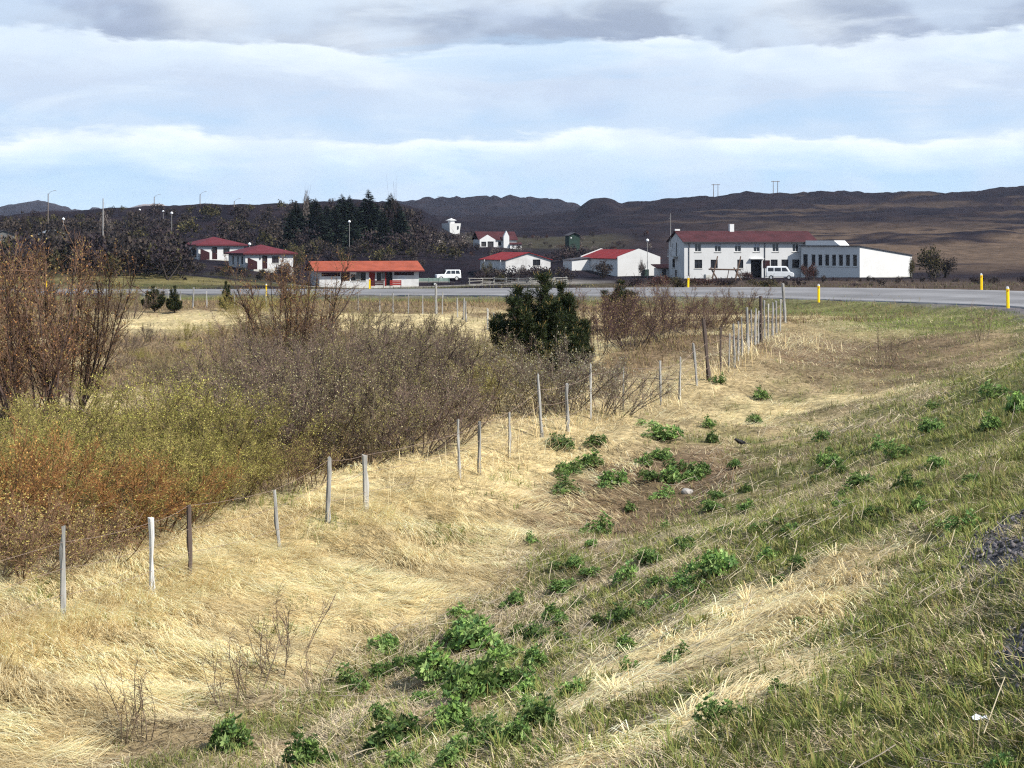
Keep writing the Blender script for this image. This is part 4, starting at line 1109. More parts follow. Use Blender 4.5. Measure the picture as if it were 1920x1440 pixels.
def spruce_mesh(seed):
    R = random.Random(seed)
    P, D, L, C = [], [], [], []
    for i in range(62):
        t = i / 61.0
        z = 0.06 + 0.92 * t
        rad = 0.20 * (1 - t) ** 0.8 + 0.012
        for k in range(11):
            if R.random() < 0.12: continue
            a = R.uniform(0, 6.283); ln = rad * R.uniform(0.55, 1.2)
            d = Vector((math.cos(a), math.sin(a), -0.25 + 0.65 * t + R.gauss(0, .12)))
            P.append(Vector((0, 0, z))); D.append(d); L.append(ln); C.append(np.array((0.010, 0.016, 0.011)) * R.uniform(.5, 1.5))
            for m in range(3):
                P.append(Vector((0, 0, z)) + d.normalized() * ln * R.uniform(.4, .9)); D.append(d + Vector((R.gauss(0, .5), R.gauss(0, .5), -0.35))); L.append(ln * 0.42); C.append(np.array((0.012, 0.020, 0.013)) * R.uniform(.5, 1.6))
    tr = seg_mesh('trunk', [(0, 0, -0.02, 0, 0, 0.5, 0.014, 0.009, 0.06, 0.045, 0.035), (0, 0, 0.5, 0, 0, 1.0, 0.009, 0.002, 0.06, 0.045, 0.035)], M['shrub_bark'], 6)
    return tr, leaf_mesh('crown', P, D, L, 0.20, C, M['needles'])
SPR = [spruce_mesh(411), spruce_mesh(412)]
SPRUCES = [(556, 322, 376, 1.15), (578, 330, 366, 1.0), (592, 318, 370, 1.1), (612, 326, 380, 1.0), (628, 316, 383, 1.1), (641, 322, 362, 1.15), (656, 328, 364, 1.0), (668, 318, 384, 1.0), (690, 320, 353, 1.1), (706, 326, 380, 1.0), (733, 322, 360, 1.15), (748, 318, 378, 1.0), (600, 310, 398, 1.2), (660, 308, 400, 1.1), (545, 314, 392, 1.0), (718, 312, 392, 1.0)]
for i, (px, d, top, w) in enumerate(SPRUCES):
    x = px_at(px, d); z = gz(x, d); zt = CZ + (HY - top) / FP * d
    lb = 'dark spruce in the dense grove on the hillside above the orange-roofed building'
    if i == 8: lb = 'tallest dark spruce of the hillside grove with a pointed top'
    if i == 5: lb = 'tall twin-looking dark spruce left of the tallest one in the grove'
    if i == 10: lb = 'tall dark spruce at the right end of the hillside grove'
    e = empty('spruce_tree', (x, d, z - 0.1), i * 1.3, lb, 'spruce', 'spruces of the dark grove')
    e.scale = ((zt - z) * w * 1.55, (zt - z) * w * 1.55, zt - z)
    tr, cr = SPR[i % 2]; obj('trunk', tr, e); obj('crown', cr, e)

# ------------------------------------------------------------------ far scrub and bushes
PAL = {'purple': [(0.030, 0.021, 0.026), (0.020, 0.015, 0.019), (0.046, 0.031, 0.032)],
       'dark': [(0.021, 0.017, 0.018), (0.032, 0.025, 0.022), (0.046, 0.034, 0.026)],
       'olive': [(0.055, 0.048, 0.018), (0.036, 0.034, 0.015), (0.080, 0.066, 0.026)],
       'red': [(0.090, 0.034, 0.030), (0.060, 0.026, 0.024), (0.075, 0.045, 0.030)],
       'grey': [(0.16, 0.135, 0.12), (0.11, 0.09, 0.08)]}
def bush_mesh(seed, pal, n=1500, leaf=0.085, stems=12, tw=5):
    """bush of unit height and unit half-width"""
    R = random.Random(seed)
    P, D, L, C, S = [], [], [], [], []
    lobes = [(Vector((R.uniform(-.6, .6), R.uniform(-.6, .6), R.uniform(.35, .72))), R.uniform(.25, .42)) for _ in range(8)]
    for i in range(n):
        c, r = R.choice(lobes)
        o = Vector((R.gauss(0, 1), R.gauss(0, 1), R.gauss(0, 1))).normalized() * r * R.random() ** 0.4
        p = c + o
        if p.z < 0.02: p.z = R.uniform(0.02, 0.2)
        P.append(p); D.append(o + Vector((R.gauss(0, .3), R.gauss(0, .3), 0.25))); L.append(leaf * R.uniform(.5, 1.4)); C.append(np.array(R.choice(PAL[pal])) * R.uniform(.6, 1.35))
    for k in range(stems):
        c, r = lobes[k % 8]
        b = Vector((R.uniform(-.15, .15), R.uniform(-.15, .15), -0.02))
        S.append((*b, *((b + c) * 0.5), 0.03, 0.022, 0.05, 0.04, 0.035)); S.append((*((b + c) * 0.5), *c, 0.022, 0.01, 0.05, 0.04, 0.035))
        for m in range(tw):
            q = c + Vector((R.gauss(0, .3), R.gauss(0, .3), abs(R.gauss(0, .3))))
            S.append((*c, *q, 0.012, 0.005, 0.07, 0.05, 0.045))
    return S, (P, D, L, C)
BUSH = {}
for k in PAL:
    for v in range(2):
        S, lf = bush_mesh(430 + v * 7 + len(k), k)
        BUSH[(k, v)] = (seg_mesh('stems', S, M['shrub_bark'], 3), leaf_mesh('crown', *lf[:3], 0.32, lf[3], M['wood_far']))

def bush(name, pal, px, d, hgt, wid, label, cat='bush', group=None, v=0):
    x = px_at(px, d)
    e = empty(name, (x, d, gz(x, d) - 0.1), (px * 0.37) % 6.28, label, cat, group)
    e.scale = (wid * 0.55, wid * 0.55, hgt)
    st, cr = BUSH[(pal, v)]
    obj('stems', st, e); obj('crown', cr, e)

def build_scrub():
    """birch scrub that reads as one mass on the hillside"""
    R = random.Random(5)
    src = {k: bush_mesh(460 + i, k, 260, 0.122, 2, 3) for i, k in enumerate(PAL)}
    clusters = [(-260, 340, 205, 250, 3.2, 5.4, 170, ('dark', 'purple', 'dark', 'olive')), (-300, 540, 285, 425, 2.0, 4.4, 330, ('purple', 'dark', 'dark', 'olive', 'dark')),
                (540, 860, 270, 300, 1.8, 3.4, 60, ('purple', 'dark', 'olive')), (540, 800, 300, 410, 2.4, 5.0, 140, ('dark', 'purple', 'dark')), (750, 900, 300, 380, 1.6, 3.2, 40, ('purple', 'dark', 'grey')),
                (860, 1080, 238, 262, 1.6, 3.0, 40, ('dark', 'purple', 'olive')), (1035, 1150, 262, 300, 1.6, 3.0, 26, ('dark', 'purple')), (880, 1240, 300, 420, 0.8, 1.8, 60, ('purple', 'dark', 'grey', 'red')),
                (1240, 1300, 262, 290, 1.5, 3.0, 6, ('olive', 'dark')), (345, 560, 226, 240, 0.7, 1.5, 46, ('dark', 'purple', 'olive')), (1250, 1960, 150, 225, 0.5, 1.0, 50, ('purple', 'dark')),
                (555, 600, 236, 250, 1.5, 2.6, 8, ('dark', 'purple')), (470, 560, 254, 275, 1.2, 2.4, 14, ('olive', 'purple'))]
    boxes = [(825, 868, 432, 405), (340, 462, 470, 275), (420, 560, 494, 262), (565, 800, 512, 250), (795, 880, 527, 290), (895, 1040, 497, 285), (1070, 1245, 500, 285), (1245, 1730, 505, 275)]   # sight lines kept open to the houses: bearings, row, distance
    Vs, Ls, Cs = [], [], []
    P, D, L, C = [], [], [], []
    Sg = []
    for (p0, p1, d0, d1, h0, h1, n, pals) in clusters:
        px = np.array([R.uniform(p0, p1) for _ in range(n)]); d = np.array([math.sqrt(R.uniform(d0 * d0, d1 * d1)) for _ in range(n)])
        x = (px - HX) / FP * d; z = ground_z(x, d)
        for i in range(n):
            h = R.uniform(h0, h1)
            top = HY - (z[i] + h - CZ) / d[i] * FP
            if any(a - 10 < px[i] < b + 10 and d[i] < dd and top < row for a, b, row, dd in boxes): h *= 0.0
            if h < 0.3: continue
            if d[i] > 280 and p1 < 900:      # trees stay below the ridge line except a few
                lim = HY - (np.interp(px[i], HILLS[2][1], HILLS[2][2]) - (0 if R.random() < .93 else 9)); h = min(h, CZ + lim / FP * d[i] - z[i])
                if h < .5: continue
            w = h * R.uniform(.5, .9); k = R.choice(pals); S, lf = src[k]
            ca, sa = math.cos(i), math.sin(i)
            def tr(q): return np.stack([(q[:, 0] * ca - q[:, 1] * sa) * w + x[i], (q[:, 0] * sa + q[:, 1] * ca) * w + d[i], q[:, 2] * h + z[i] - 0.1], 1)
            lp = np.array(lf[0]); ld = np.array(lf[1])
            P.append(tr(lp)); D.append(ld); L.append(np.array(lf[2]) * h); C.append(np.array(lf[3]) * R.uniform(.75, 1.3))
            s = np.array(S); Sg.append(np.concatenate([tr(s[:, :3]), tr(s[:, 3:6]), s[:, 6:8] * h, s[:, 8:]], 1))
    o = obj('birch_scrub', leaf_mesh('birch_scrub', np.concatenate(P), np.concatenate(D), np.concatenate(L), 0.33, np.concatenate(C), M['wood_far']))
    tag(o, 'dark leafless birch scrub covering the hillside around the houses', 'scrub', kind='stuff')
    o = obj('birch_scrub_stems', seg_mesh('birch_scrub_stems', np.concatenate(Sg), M['shrub_bark']))
    tag(o, 'thin dark stems and twigs of the hillside birch scrub', 'scrub stems', kind='stuff')
build_scrub()
bush('garden_bush', 'olive', 1750, 243, 4.6, 5.4, 'large olive bush at the right end of the white hotel wing')
bush('garden_bush', 'dark', 1772, 246, 3.0, 3.4, 'dark bush half behind the large olive bush beside the hotel wing', v=1)
bush('garden_bush', 'olive', 1708, 241.5, 3.0, 1.4, 'narrow olive shrub against the white end wall of the hotel wing')
bush('garden_bush', 'red', 1515, 238, 2.6, 2.2, 'dark red bush by the corner between hotel and wing')
bush('garden_bush', 'dark', 1525, 239.5, 1.7, 2.6, 'dark low bush at the foot of the hotel wing', v=1)
bush('garden_bush', 'red', 1395, 238, 1.5, 3.0, 'reddish low bush in front of the hotel door', v=1)
bush('garden_bush', 'dark', 1130, 256, 2.9, 4.2, 'dark bare bush before the red roof of the parapet house')
bush('garden_bush', 'grey', 1205, 256, 2.8, 1.6, 'thin pale bare tree before the white gable with parapet', 'tree')
bush('garden_bush', 'olive', 640, 262, 2.8, 4.6, 'olive bush right behind the orange roof')
bush('garden_bush', 'olive', 705, 264, 2.5, 4.2, 'second olive bush behind the orange roof, farther right', v=1)
bush('garden_bush', 'olive', 555, 270, 2.8, 3.4, 'olive bush between the cottages and the orange roof')
bush('garden_bush', 'purple', 535, 236, 3.0, 3.2, 'purple-brown bare bush left of the orange-roofed building')
bush('garden_bush', 'grey', 975, 262, 2.0, 2.6, 'pale bare bush against the stained gable wall')
bush('garden_bush', 'olive', 912, 262, 3.2, 2.2, 'dark olive tree before the red roof left of the stained gable', 'tree', v=1)
for i, (px, d, h, w) in enumerate([(1270, 150, 1.1, 3.0), (1320, 165, 1.0, 3.6), (1360, 170, 1.2, 3.0), (1430, 180, 1.0, 4.0), (1240, 170, 1.6, 3.2), (1180, 165, 1.1, 3.4)]):
    bush('roadside_bush', ('olive', 'red', 'purple')[i % 3], px, d, h, w, 'low brown and olive bush between the road and the hotel', group='bushes before the hotel', v=i % 2)
bush('bare_birch', 'grey', 200, 330, 5.5, 3.5, 'pale leafless tree on the skyline right of the lampless pole', 'tree')
bush('bare_birch', 'dark', 48, 300, 5.2, 2.0, 'dark slender tree at the far left skyline', 'tree')
bush('bare_birch', 'grey', 570, 326, 10.0, 2.4, 'pale bare poplar tip rising above the spruce grove', 'tree', v=1)
bush('bare_birch', 'purple', 736, 318, 9.5, 3.2, 'bare twiggy tree at the right end of the spruce grove', 'tree', v=1)

# ------------------------------------------------------------------ wire fence
POSTS = [  # photo column, distance, foot row, post height, radius, lean (px at top), kind
    (118, 18.3, 1.10, .034, 0, 'grey'), (286, 19.8, 0.97, .036, -2, 'white'), (357, 20.6, 0.92, .034, -3, 'dark2'), (527, 22.4, 0.86, .028, -14, 'grey'),
    (614, 23.6, 0.96, .040, 2, 'grey'), (688, 24.6, 0.88, .052, -5, 'pale'), (862, 27.7, 1.16, .026, -3, 'pale'), (898, 28.6, 0.96, .036, 1, 'grey'),
    (956, 30.0, 0.86, .026, -1, 'pale'), (1017, 31.5, 1.22, .036, -8, 'grey'), (1064, 32.4, 0.95, .040, -1, 'grey'), (1108, 33.3, 1.15, .022, -1, 'pale'),
    (1168, 35.6, 0.95, .026, 1, 'grey'), (1240, 37.6, 1.08, .030, -3, 'grey'), (1274, 38.8, 1.06, .030, 2, 'pale'), (1308, 40.2, 1.10, .036, -8, 'grey'), (1331, 40.8, 1.55, .062, -12, 'dark'),
    (1351, 42.3, 1.25, .034, 0, 'dark2'), (1378, 43.5, 1.18, .032, -3, 'grey'), (1392, 45.0, 1.1, .030, -2, 'grey'), (1403, 46.2, 1.35, .048, -2, 'grey'), (1416, 48.0, 1.1, .03, 1, 'pale'), (1427, 49.0, 1.42, .055, -1, 'dark2'),
    (1366, 42.9, 1.05, .024, 2, 'pale'), (1384, 44.2, 1.1, .024, 1, 'pale'), (1410, 47.2, 1.15, .03, -2, 'grey'), (1421, 48.5, 1.0, .026, 2, 'pale'), (1434, 50.2, 1.2, .036, -1, 'grey'), (1440, 51.2, 1.15, .03, 0, 'pale'), (1449, 53.0, 1.2, .04, 0, 'grey'), (1456, 54.6, 1.15, .04, -1, 'grey'), (1463, 56.2, 1.1, .035, 1, 'pale'), (1473, 58.0, 1.40, .065, -5, 'grey')]
POSTS.sort(key=lambda p: p[1])
PM = {'grey': 'post_grey', 'white': 'post_white', 'dark': 'post_dark', 'dark2': 'post_dark', 'pale': 'post_pale'}
def wooden_post(R, x, y, h, r, lean, mat, parent):
    z = gz(x, y) - 0.25
    n = 6; V = []; F = []
    rings = 5; lx = lean
    ly = R.gauss(0, .03)
    for i in range(rings + 1):
        t = i / rings
        rr = r * (1.12 - 0.30 * t) * R.uniform(.8, 1.15)
        for k in range(n):
            a = 6.283 * k / n + 0.3
            V.append((x + lx * t + rr * math.cos(a) * R.uniform(.78, 1.18) + R.gauss(0, .007), y + ly * t + rr * math.sin(a) * R.uniform(.88, 1.12), z + (h + 0.25) * t + (R.uniform(-.02, .02) if i == rings else 0)))
    for i in range(rings):
        for k in range(n): F.append((i * n + k, i * n + (k + 1) % n, (i + 1) * n + (k + 1) % n, (i + 1) * n + k))
    F.append(tuple(rings * n + k for k in range(n)))
    o = obj('post', mesh_np('post', V, F, mats=[mat]), parent)
    return o, Vector((x, y, z + 0.25)), Vector((x + lx, y + ly, z + h + 0.25))

def build_fence():
    R = random.Random(21)
    f = empty('wire_fence', (*fence_xy(18.3), gz(*fence_xy(18.3))), 0, 'weathered wooden post and wire fence running from lower left to the road', 'fence')
    loc = f.location.copy()
    tops = []
    for px, d, h, r, lean, k in POSTS:
        x = px_at(px, d)
        # built in world coordinates, then moved under the fence's own origin
        o, foot, top = wooden_post(R, x, d, h, r, lean * d / FP, M[PM[k]], f)
        o.location = -loc
        tops.append((foot, top, h))
        if k == 'dark': o['label'] = 'thick dark brown fence post'
        if k == 'white': o['label'] = 'bleached white fence post'
    ext = [(Vector((*fence_xy(13.5), gz(*fence_xy(13.5)))), Vector((*fence_xy(13.5), gz(*fence_xy(13.5)) + 1.0)), 1.0)] + tops
    for lv in (0.32, 0.62, 0.92):
        mb = MB()
        pts, rad = [], []
        for i in range(len(ext) - 1):
            a, b = ext[i], ext[i + 1]
            pa = a[0].lerp(a[1], min(1, lv * 1.0 / a[2])); pb = b[0].lerp(b[1], min(1, lv * 1.0 / b[2]))
            for k in range(3):
                t = k / 3
                q = pa.lerp(pb, t); q.z -= 0.12 * t * (1 - t); q.y -= 0.03
                pts.append(q - loc); rad.append(0.0026 * max(1, q.y / 24))
        mb.tube(pts, rad, 4)
        mb.build('wire', M['wire'], f)
    # second fence along the road on the left
    g = empty('wire_fence', (px_at(820, 80), 80, gz(px_at(820, 80), 80)), 0, 'thin-posted wire fence across the field just before the road', 'fence')
    loc = g.location.copy(); tops = []
    far = [(157, 106, 1.0, .035), (205, 103, 1.05, .035), (270, 98, 1.0, .03), (293, 95, 1.15, .05), (315, 94, .95, .03), (338, 92, .95, .03), (361, 88, 1.15, .055), (388, 91, .95, .03), (440, 90, .95, .03), (500, 89, 1.0, .03), (560, 87, .95, .03), (618, 86, 1.0, .035),
           (672, 85, 1.0, .03), (712, 84, .95, .03), (737, 83, 1.0, .035), (765, 83, 1.0, .035), (792, 82, 1.0, .03), (818, 80, 1.55, .065), (829, 79, 1.1, .04), (858, 76, .95, .04), (868, 74, 1.0, .045), (874, 73, .95, .04), (914, 68, .9, .04), (925, 67, .8, .03)]
    for i, (px, d, h, r) in enumerate(far):
        o, foot, top = wooden_post(R, px_at(px, d), d, h, r, R.gauss(0, .03), M[('post_grey', 'post_pale', 'post_grey')[i % 3]], g)
        o.location = -loc; tops.append((foot, top, h))
    for lv in (0.4, 0.8):
        pts = [a.lerp(b, min(1, lv / h)) - loc for a, b, h in tops]
        MB().tube(pts, 0.006, 3).build('wire', M['wire'], g)
build_fence()

# ------------------------------------------------------------------ yellow road stakes
def stake(px, d, top, label, lean=0.0):
    x = px_at(px, d)
    ac, out, zr, wid = road_frame(np.array([x]), np.array([d]))
    z = gz(x, d)
    zt = CZ + (HY - top) / FP * d
    h = max(0.75, min(1.35, zt - z))
    e = empty('road_marker_stake', (x, d, z - 0.05), 0.15, label, 'road stake', 'yellow stakes along the road')
    e.rotation_euler = (0, lean, 0.15)
    w = 0.068
    MB().prism([(-w, -0.035), (0, -0.06), (w, -0.035), (w, 0.035), (-w, 0.035)], 'z', -0.2, h * 0.90).build('stake_body', M['yellow'], e)
    MB().add([(-w, -.035, h * .902), (0, -.06, h * .902), (w, -.035, h * .902), (w, .035, h * .902), (-w, .035, h * .902), (-w, -.03, h * .98), (0, -.05, h * 1.02), (w * .7, -.03, h * .95), (w * .7, .03, h * .95), (-w, .03, h * .98)],
             [(0, 1, 6, 5), (1, 2, 7, 6), (2, 3, 8, 7), (3, 4, 9, 8), (4, 0, 5, 9), (5, 6, 7, 8, 9)]).build('stake_cap', M['trim_white'], e)
    MB().box(-0.025, -0.066, h * 0.79, 0.025, -0.058, h * 0.86).build('reflector', M['orange'], e)
stake(1890, 75, 535, 'nearest yellow road stake at the far right', -0.02)
stake(1535, 93, 531, 'yellow road stake on the near edge below the hotel wing')
stake(1840, 97, 511, 'yellow road stake on the far edge at the right')
stake(1290, 113.5, 512, 'yellow road stake on the far edge before the hotel gable', 0.02)
stake(693, 140, 520, 'yellow road stake before the orange-roofed building')
stake(499, 133, 531, 'yellow road stake behind the bare birch, second from left', 0.02)
stake(87, 176, 523, 'leftmost yellow road stake half hidden by birch twigs')
stake(234, 300, 424, 'small yellow stake on the gravel track up on the left hillside')
# ------------------------------------------------------------------ buildings
class Face:
    """a wall plane of a building: u along the wall, o outward, z up"""
    def __init__(self, kind, W=0.0, D=0.0, xf=None): self.k, self.W, self.D, self.xf = kind, W, D, xf
    def pt(self, u, o, z):
        p = {'front': (u, -o, z), 'left': (-o, u, z), 'right': (self.W + o, u, z), 'back': (u, self.D + o, z)}[self.k]
        return tuple(self.xf @ Vector(p)) if self.xf else p
    def box(self, mb, u0, u1, o0, o1, z0, z1):
        c = [(u0, o0, z0), (u1, o0, z0), (u1, o1, z0), (u0, o1, z0), (u0, o0, z1), (u1, o0, z1), (u1, o1, z1), (u0, o1, z1)]
        return mb.add([self.pt(*q) for q in c], [(0, 3, 2, 1), (4, 5, 6, 7), (0, 1, 5, 4), (1, 2, 6, 5), (2, 3, 7, 6), (3, 0, 4, 7)])
    def poly(self, mb, pts, o0, o1):
        n = len(pts)
        return mb.add([self.pt(u, o0, z) for u, z in pts] + [self.pt(u, o1, z) for u, z in pts], [tuple(range(n))[::-1], tuple(range(n, 2 * n))] + [(i, (i + 1) % n, n + (i + 1) % n, n + i) for i in range(n)])
    def wall(self, mb, u0, u1, z0, z1, ops, t=0.28):
        us = sorted({u0, u1, *[o[0] for o in ops], *[o[1] for o in ops]}); zs = sorted({z0, z1, *[o[2] for o in ops], *[o[3] for o in ops]})
        for a, b in zip(us, us[1:]):
            run = None
            for c, d in zip(zs, zs[1:]):
                mu, mz = (a + b) / 2, (c + d) / 2
                if any(o[0] < mu < o[1] and o[2] < mz < o[3] for o in ops):
                    if run: self.box(mb, a, b, -t, 0, *run); run = None
                else: run = (run[0], d) if run else (c, d)
            if run: self.box(mb, a, b, -t, 0, *run)

def window(f, parent, u0, u1, z0, z1, frame='trim_white', bars=1, pane='glass', name='window', blind=0.0):
    mb = MB(); f.box(mb, u0, u1, -0.20, -0.16, z0, z1)
    w = mb.build(name, M[pane], parent)
    fr = MB(); t = 0.07
    f.box(fr, u0, u1, -0.155, -0.06, z0, z0 + t); f.box(fr, u0, u1, -0.155, -0.06, z1 - t, z1)
    f.box(fr, u0, u0 + t, -0.155, -0.06, z0 + t, z1 - t); f.box(fr, u1 - t, u1, -0.155, -0.06, z0 + t, z1 - t)
    for k in range(bars):
        c = u0 + (u1 - u0) * (k + 1) / (bars + 1); f.box(fr, c - 0.025, c + 0.025, -0.15, -0.08, z0 + t, z1 - t)
    fr.build('frame', M[frame], w)
    sl = MB(); f.box(sl, u0 - 0.08, u1 + 0.08, 0.003, 0.08, z0 - 0.10, z0 - 0.02); sl.build('sill', M['concrete'], w)
    if blind:
        bm = MB(); f.box(bm, u0 + t, u1 - t, -0.158, -0.145, z1 - t - (z1 - z0) * blind, z1 - t); bm.build('blind', M['blind'], w)
    return w

def door(f, parent, u0, u1, z0, z1, mat='wood_red', glazed=True):
    mb = MB(); f.box(mb, u0, u1, -0.18, -0.10, z0, z1)
    d = mb.build('door', M[mat], parent)
    h = MB(); f.box(h, u1 - 0.16, u1 - 0.06, -0.098, -0.04, z0 + 0.95, z0 + 1.0); h.build('handle', M['galv'], d)
    if glazed:
        g = MB(); f.box(g, u0 + 0.18, u1 - 0.25, -0.098, -0.085, z0 + 1.1, z1 - 0.2); g.build('pane', M['glass'], d)
    return d

def slab(mb, pts, t):
    """flat sheet with thickness t downward from 4 corner points"""
    n = len(pts)
    return mb.add([tuple(p) for p in pts] + [(p[0], p[1], p[2] - t) for p in pts], [tuple(range(n)), tuple(range(n, 2 * n))[::-1]] + [(i, n + i, n + (i + 1) % n, (i + 1) % n) for i in range(n)])

def house(name, label, px, d, row, rot, cat='house'):
    x = px_at(px, d); z = CZ - (row - HY) / FP * d
    return empty(name, (x, d, z), math.radians(rot), label, cat)

def foundation(e, x0, y0, x1, y1):
    MB().box(x0 - .02, y0 - .02, -3.0, x1 + .02, y1 + .02, 0.0).build('plinth', M['concrete'], e)

# -- white two-storey hotel with its wing
def hotel():
    e = house('hotel', 'long white two-storey hotel with dark red roof and a white side wing', 1283, 250, 522, 11.5, 'hotel')
    W, D, H, RG = 21.8, 8.2, 5.75, 7.35
    F_, L_, R_, B_ = Face('front'), Face('left'), Face('right', W), Face('back', W, D)
    up = [2.24, 5.5, 8.8, 11.9, 15.05, 18.4]
    wu = [(c - .53, c + .53, 4.15, 5.5) for c in up]
    wl = [(1.68, 2.92, 1.58, 2.92), (4.32, 5.48, 1.58, 2.92), (8.7, 9.7, 1.58, 2.92), (14.25, 15.4, 1.58, 2.92), (16.05, 17.2, 1.58, 2.92), (17.85, 19.05, 1.58, 2.92)]
    dr = (10.95, 12.75, 0.05, 2.95)
    mb = MB(); F_.wall(mb, 0, W, 0, H, wu + wl + [dr]); mb.build('front_wall', M['wall_white'], e)
    lo = [(5.9, 6.5, 4.5, 5.5), (3.8, 4.5, 3.5, 5.6), (4.9, 6.3, 1.6, 3.0), (3.9, 5.0, 0.1, 1.25)]
    mb = MB(); L_.wall(mb, 0.281, D - .281, 0, H, lo); L_.poly(mb, [(0.0, H + .002), (D, H + .002), (D / 2, RG - .05)], -0.28, 0); mb.build('gable_wall', M['wall_white_dirty'], e)
    mb = MB(); R_.wall(mb, 0.281, D - .281, 0, H, []); R_.poly(mb, [(0.0, H + .002), (D, H + .002), (D / 2, RG - .05)], -0.28, 0); mb.build('gable_wall', M['wall_white'], e)
    mb = MB(); B_.wall(mb, 0, W, 0, H, []); mb.build('back_wall', M['wall_white'], e)
    MB().box(.3, .45, 2.95, W - .3, D - .3, 3.05).build('upper_floor', M['trim_dark'], e)
    for i, o in enumerate(wu): window(F_, e, *o, blind=(0, .3, .28, .42, 0, 0)[i])
    for i, o in enumerate(wl): window(F_, e, *o, frame='trim_dark', bars=1)
    mb = MB(); F_.box(mb, *dr[:2], -1.6, -1.5, *dr[2:]); mb.build('entrance', M['trim_dark'], e)
    mb = MB(); F_.box(mb, 10.7, 13.0, 0.003, 0.5, 2.98, 3.1); mb.build('canopy', M['trim_white'], e)
    mb = MB(); F_.box(mb, 13.0, 14.1, 0.004, 0.06, 1.6, 2.8); mb.build('porch_panel', M['wood_red'], e)
    window(L_, e, *lo[0]); door(L_, e, *lo[1], mat='trim_dark', glazed=False); window(L_, e, *lo[2], frame='trim_dark'); door(L_, e, *lo[3], mat='trim_dark', glazed=False)
    mb = MB(); L_.box(mb, 3.2, 5.6, 0.003, 1.1, 3.3, 3.45); b = mb.build('balcony', M['concrete'], e)
    mb = MB()
    for u in np.linspace(3.25, 5.55, 6): L_.box(mb, u - .02, u + .02, 1.02, 1.06, 3.45, 4.4)
    L_.box(mb, 3.2, 5.6, 1.01, 1.07, 4.4, 4.46); mb.build('railing', M['galv'], b)
    mb = MB(); ov = .35
    slab(mb, [(-ov, -.45, H - .02), (W + ov, -.45, H - .02), (W + ov, D / 2, RG + .12), (-ov, D / 2, RG + .12)], .10)
    slab(mb, [(W + ov, D + .45, H - .02), (-ov, D + .45, H - .02), (-ov, D / 2, RG + .12), (W + ov, D / 2, RG + .12)], .10)
    rf = mb.build('roof', M['roof_darkred'], e)
    MB().box(8.8, D / 2 - .35, RG - .4, 9.5, D / 2 + .35, 8.55).build('chimney', M['trim_white'], rf)
    MB().box(-.3, D / 2 - .3, RG + .13, .5, D / 2 + .1, RG + .40).build('roof_vent', M['trim_white'], rf)
    mb = MB(); slab(mb, [(-ov, -.56, H - .02), (W + ov, -.56, H - .02), (W + ov, -.455, H - .02), (-ov, -.455, H - .02)], .16); mb.build('gutter', M['trim_dark'], e)
    for u in (0.75, 13.25): MB().tube([(u, -.08, 0.1), (u, -.08, H - .2)], .06, 6).build('downpipe', M['trim_dark'], e)
    m = MB().tube([(-.25, 6.4, 4.9), (-.25, 6.4, 10.3)], [.06, .035], 6).build('mast', M['pole_grey'], e)
    MB().tube([(-.55, 6.4, 9.5), (-.2, 6.4, 9.5)], .025, 5).build('crossbar', M['pole_grey'], m)
    foundation(e, 0, 0, W, D)
    # faded lettering-like plaque between the lower windows
    # wing, turned so that its end wall takes the sun
    wx = (1612 - HX) / FP * 246; r = math.radians(-40)
    xd = Vector((math.cos(r), math.sin(r), 0))
    org = Vector((wx, 246, -0.42)) - xd * 10.2
    wm = Matrix.Translation(org) @ Matrix.Rotation(r, 4, 'Z')
    hm = Matrix.Translation(e.location) @ Matrix.Rotation(math.radians(11.5), 4, 'Z')
    X = hm.inverted() @ wm
    fw, rw, bw, lw = Face('front', 10.2, 17.8, X), Face('right', 10.2, 17.8, X), Face('back', 10.2, 17.8, X), Face('left', 10.2, 17.8, X)
    ops = [(0.35, 1.15, 0.4, 3.6)] + [(1.75 + 1.2 * k, 2.55 + 1.2 * k, 1.75, 3.6) for k in range(7)]
    mb = MB(); fw.wall(mb, 0, 10.2, 0, 4.85, ops); mb.build('wing_front_wall', M['wall_white'], e)
    mb = MB(); rw.poly(mb, [(.281, 0), (17.8, 0), (17.8, 3.35), (.281, 4.83)], -.28, 0); mb.build('wing_end_wall', M['wall_white'], e)
    mb = MB(); lw.poly(mb, [(.281, 0), (17.8, 0), (17.8, 3.35), (.281, 4.83)], -.28, 0); bw.box(mb, .29, 9.9, -.28, 0, 0, 3.3); mb.build('wing_back_wall', M['wall_white'], e)
    mb = MB(); rr = [X @ Vector(p) for p in ((-.25, -.3, 5.0), (10.45, -.3, 5.0), (10.45, 18.0, 3.46), (-.25, 18.0, 3.46))]; slab(mb, rr, .12); wr = mb.build('wing_roof', M['roof_dark'], e)
    mb = MB(); v = [(0.2, 1, 4.9), (6.4, 1, 4.9), (6.4, 4.6, 4.6), (.2, 4.6, 4.6), (.2, 1, 5.75), (5.2, 1, 5.75), (5.2, 4.6, 5.75), (.2, 4.6, 5.75)]
    mb.add([tuple(X @ Vector(p)) for p in v], [(0, 3, 2, 1), (4, 5, 6, 7), (0, 1, 5, 4), (1, 2, 6, 5), (2, 3, 7, 6), (3, 0, 4, 7)]); mb.build('roof_lantern', M['trim_white'], wr)
    door(fw, e, *ops[0], mat='trim_dark', glazed=True)
    for o in ops[1:]: window(fw, e, *o, frame='trim_white', bars=0)
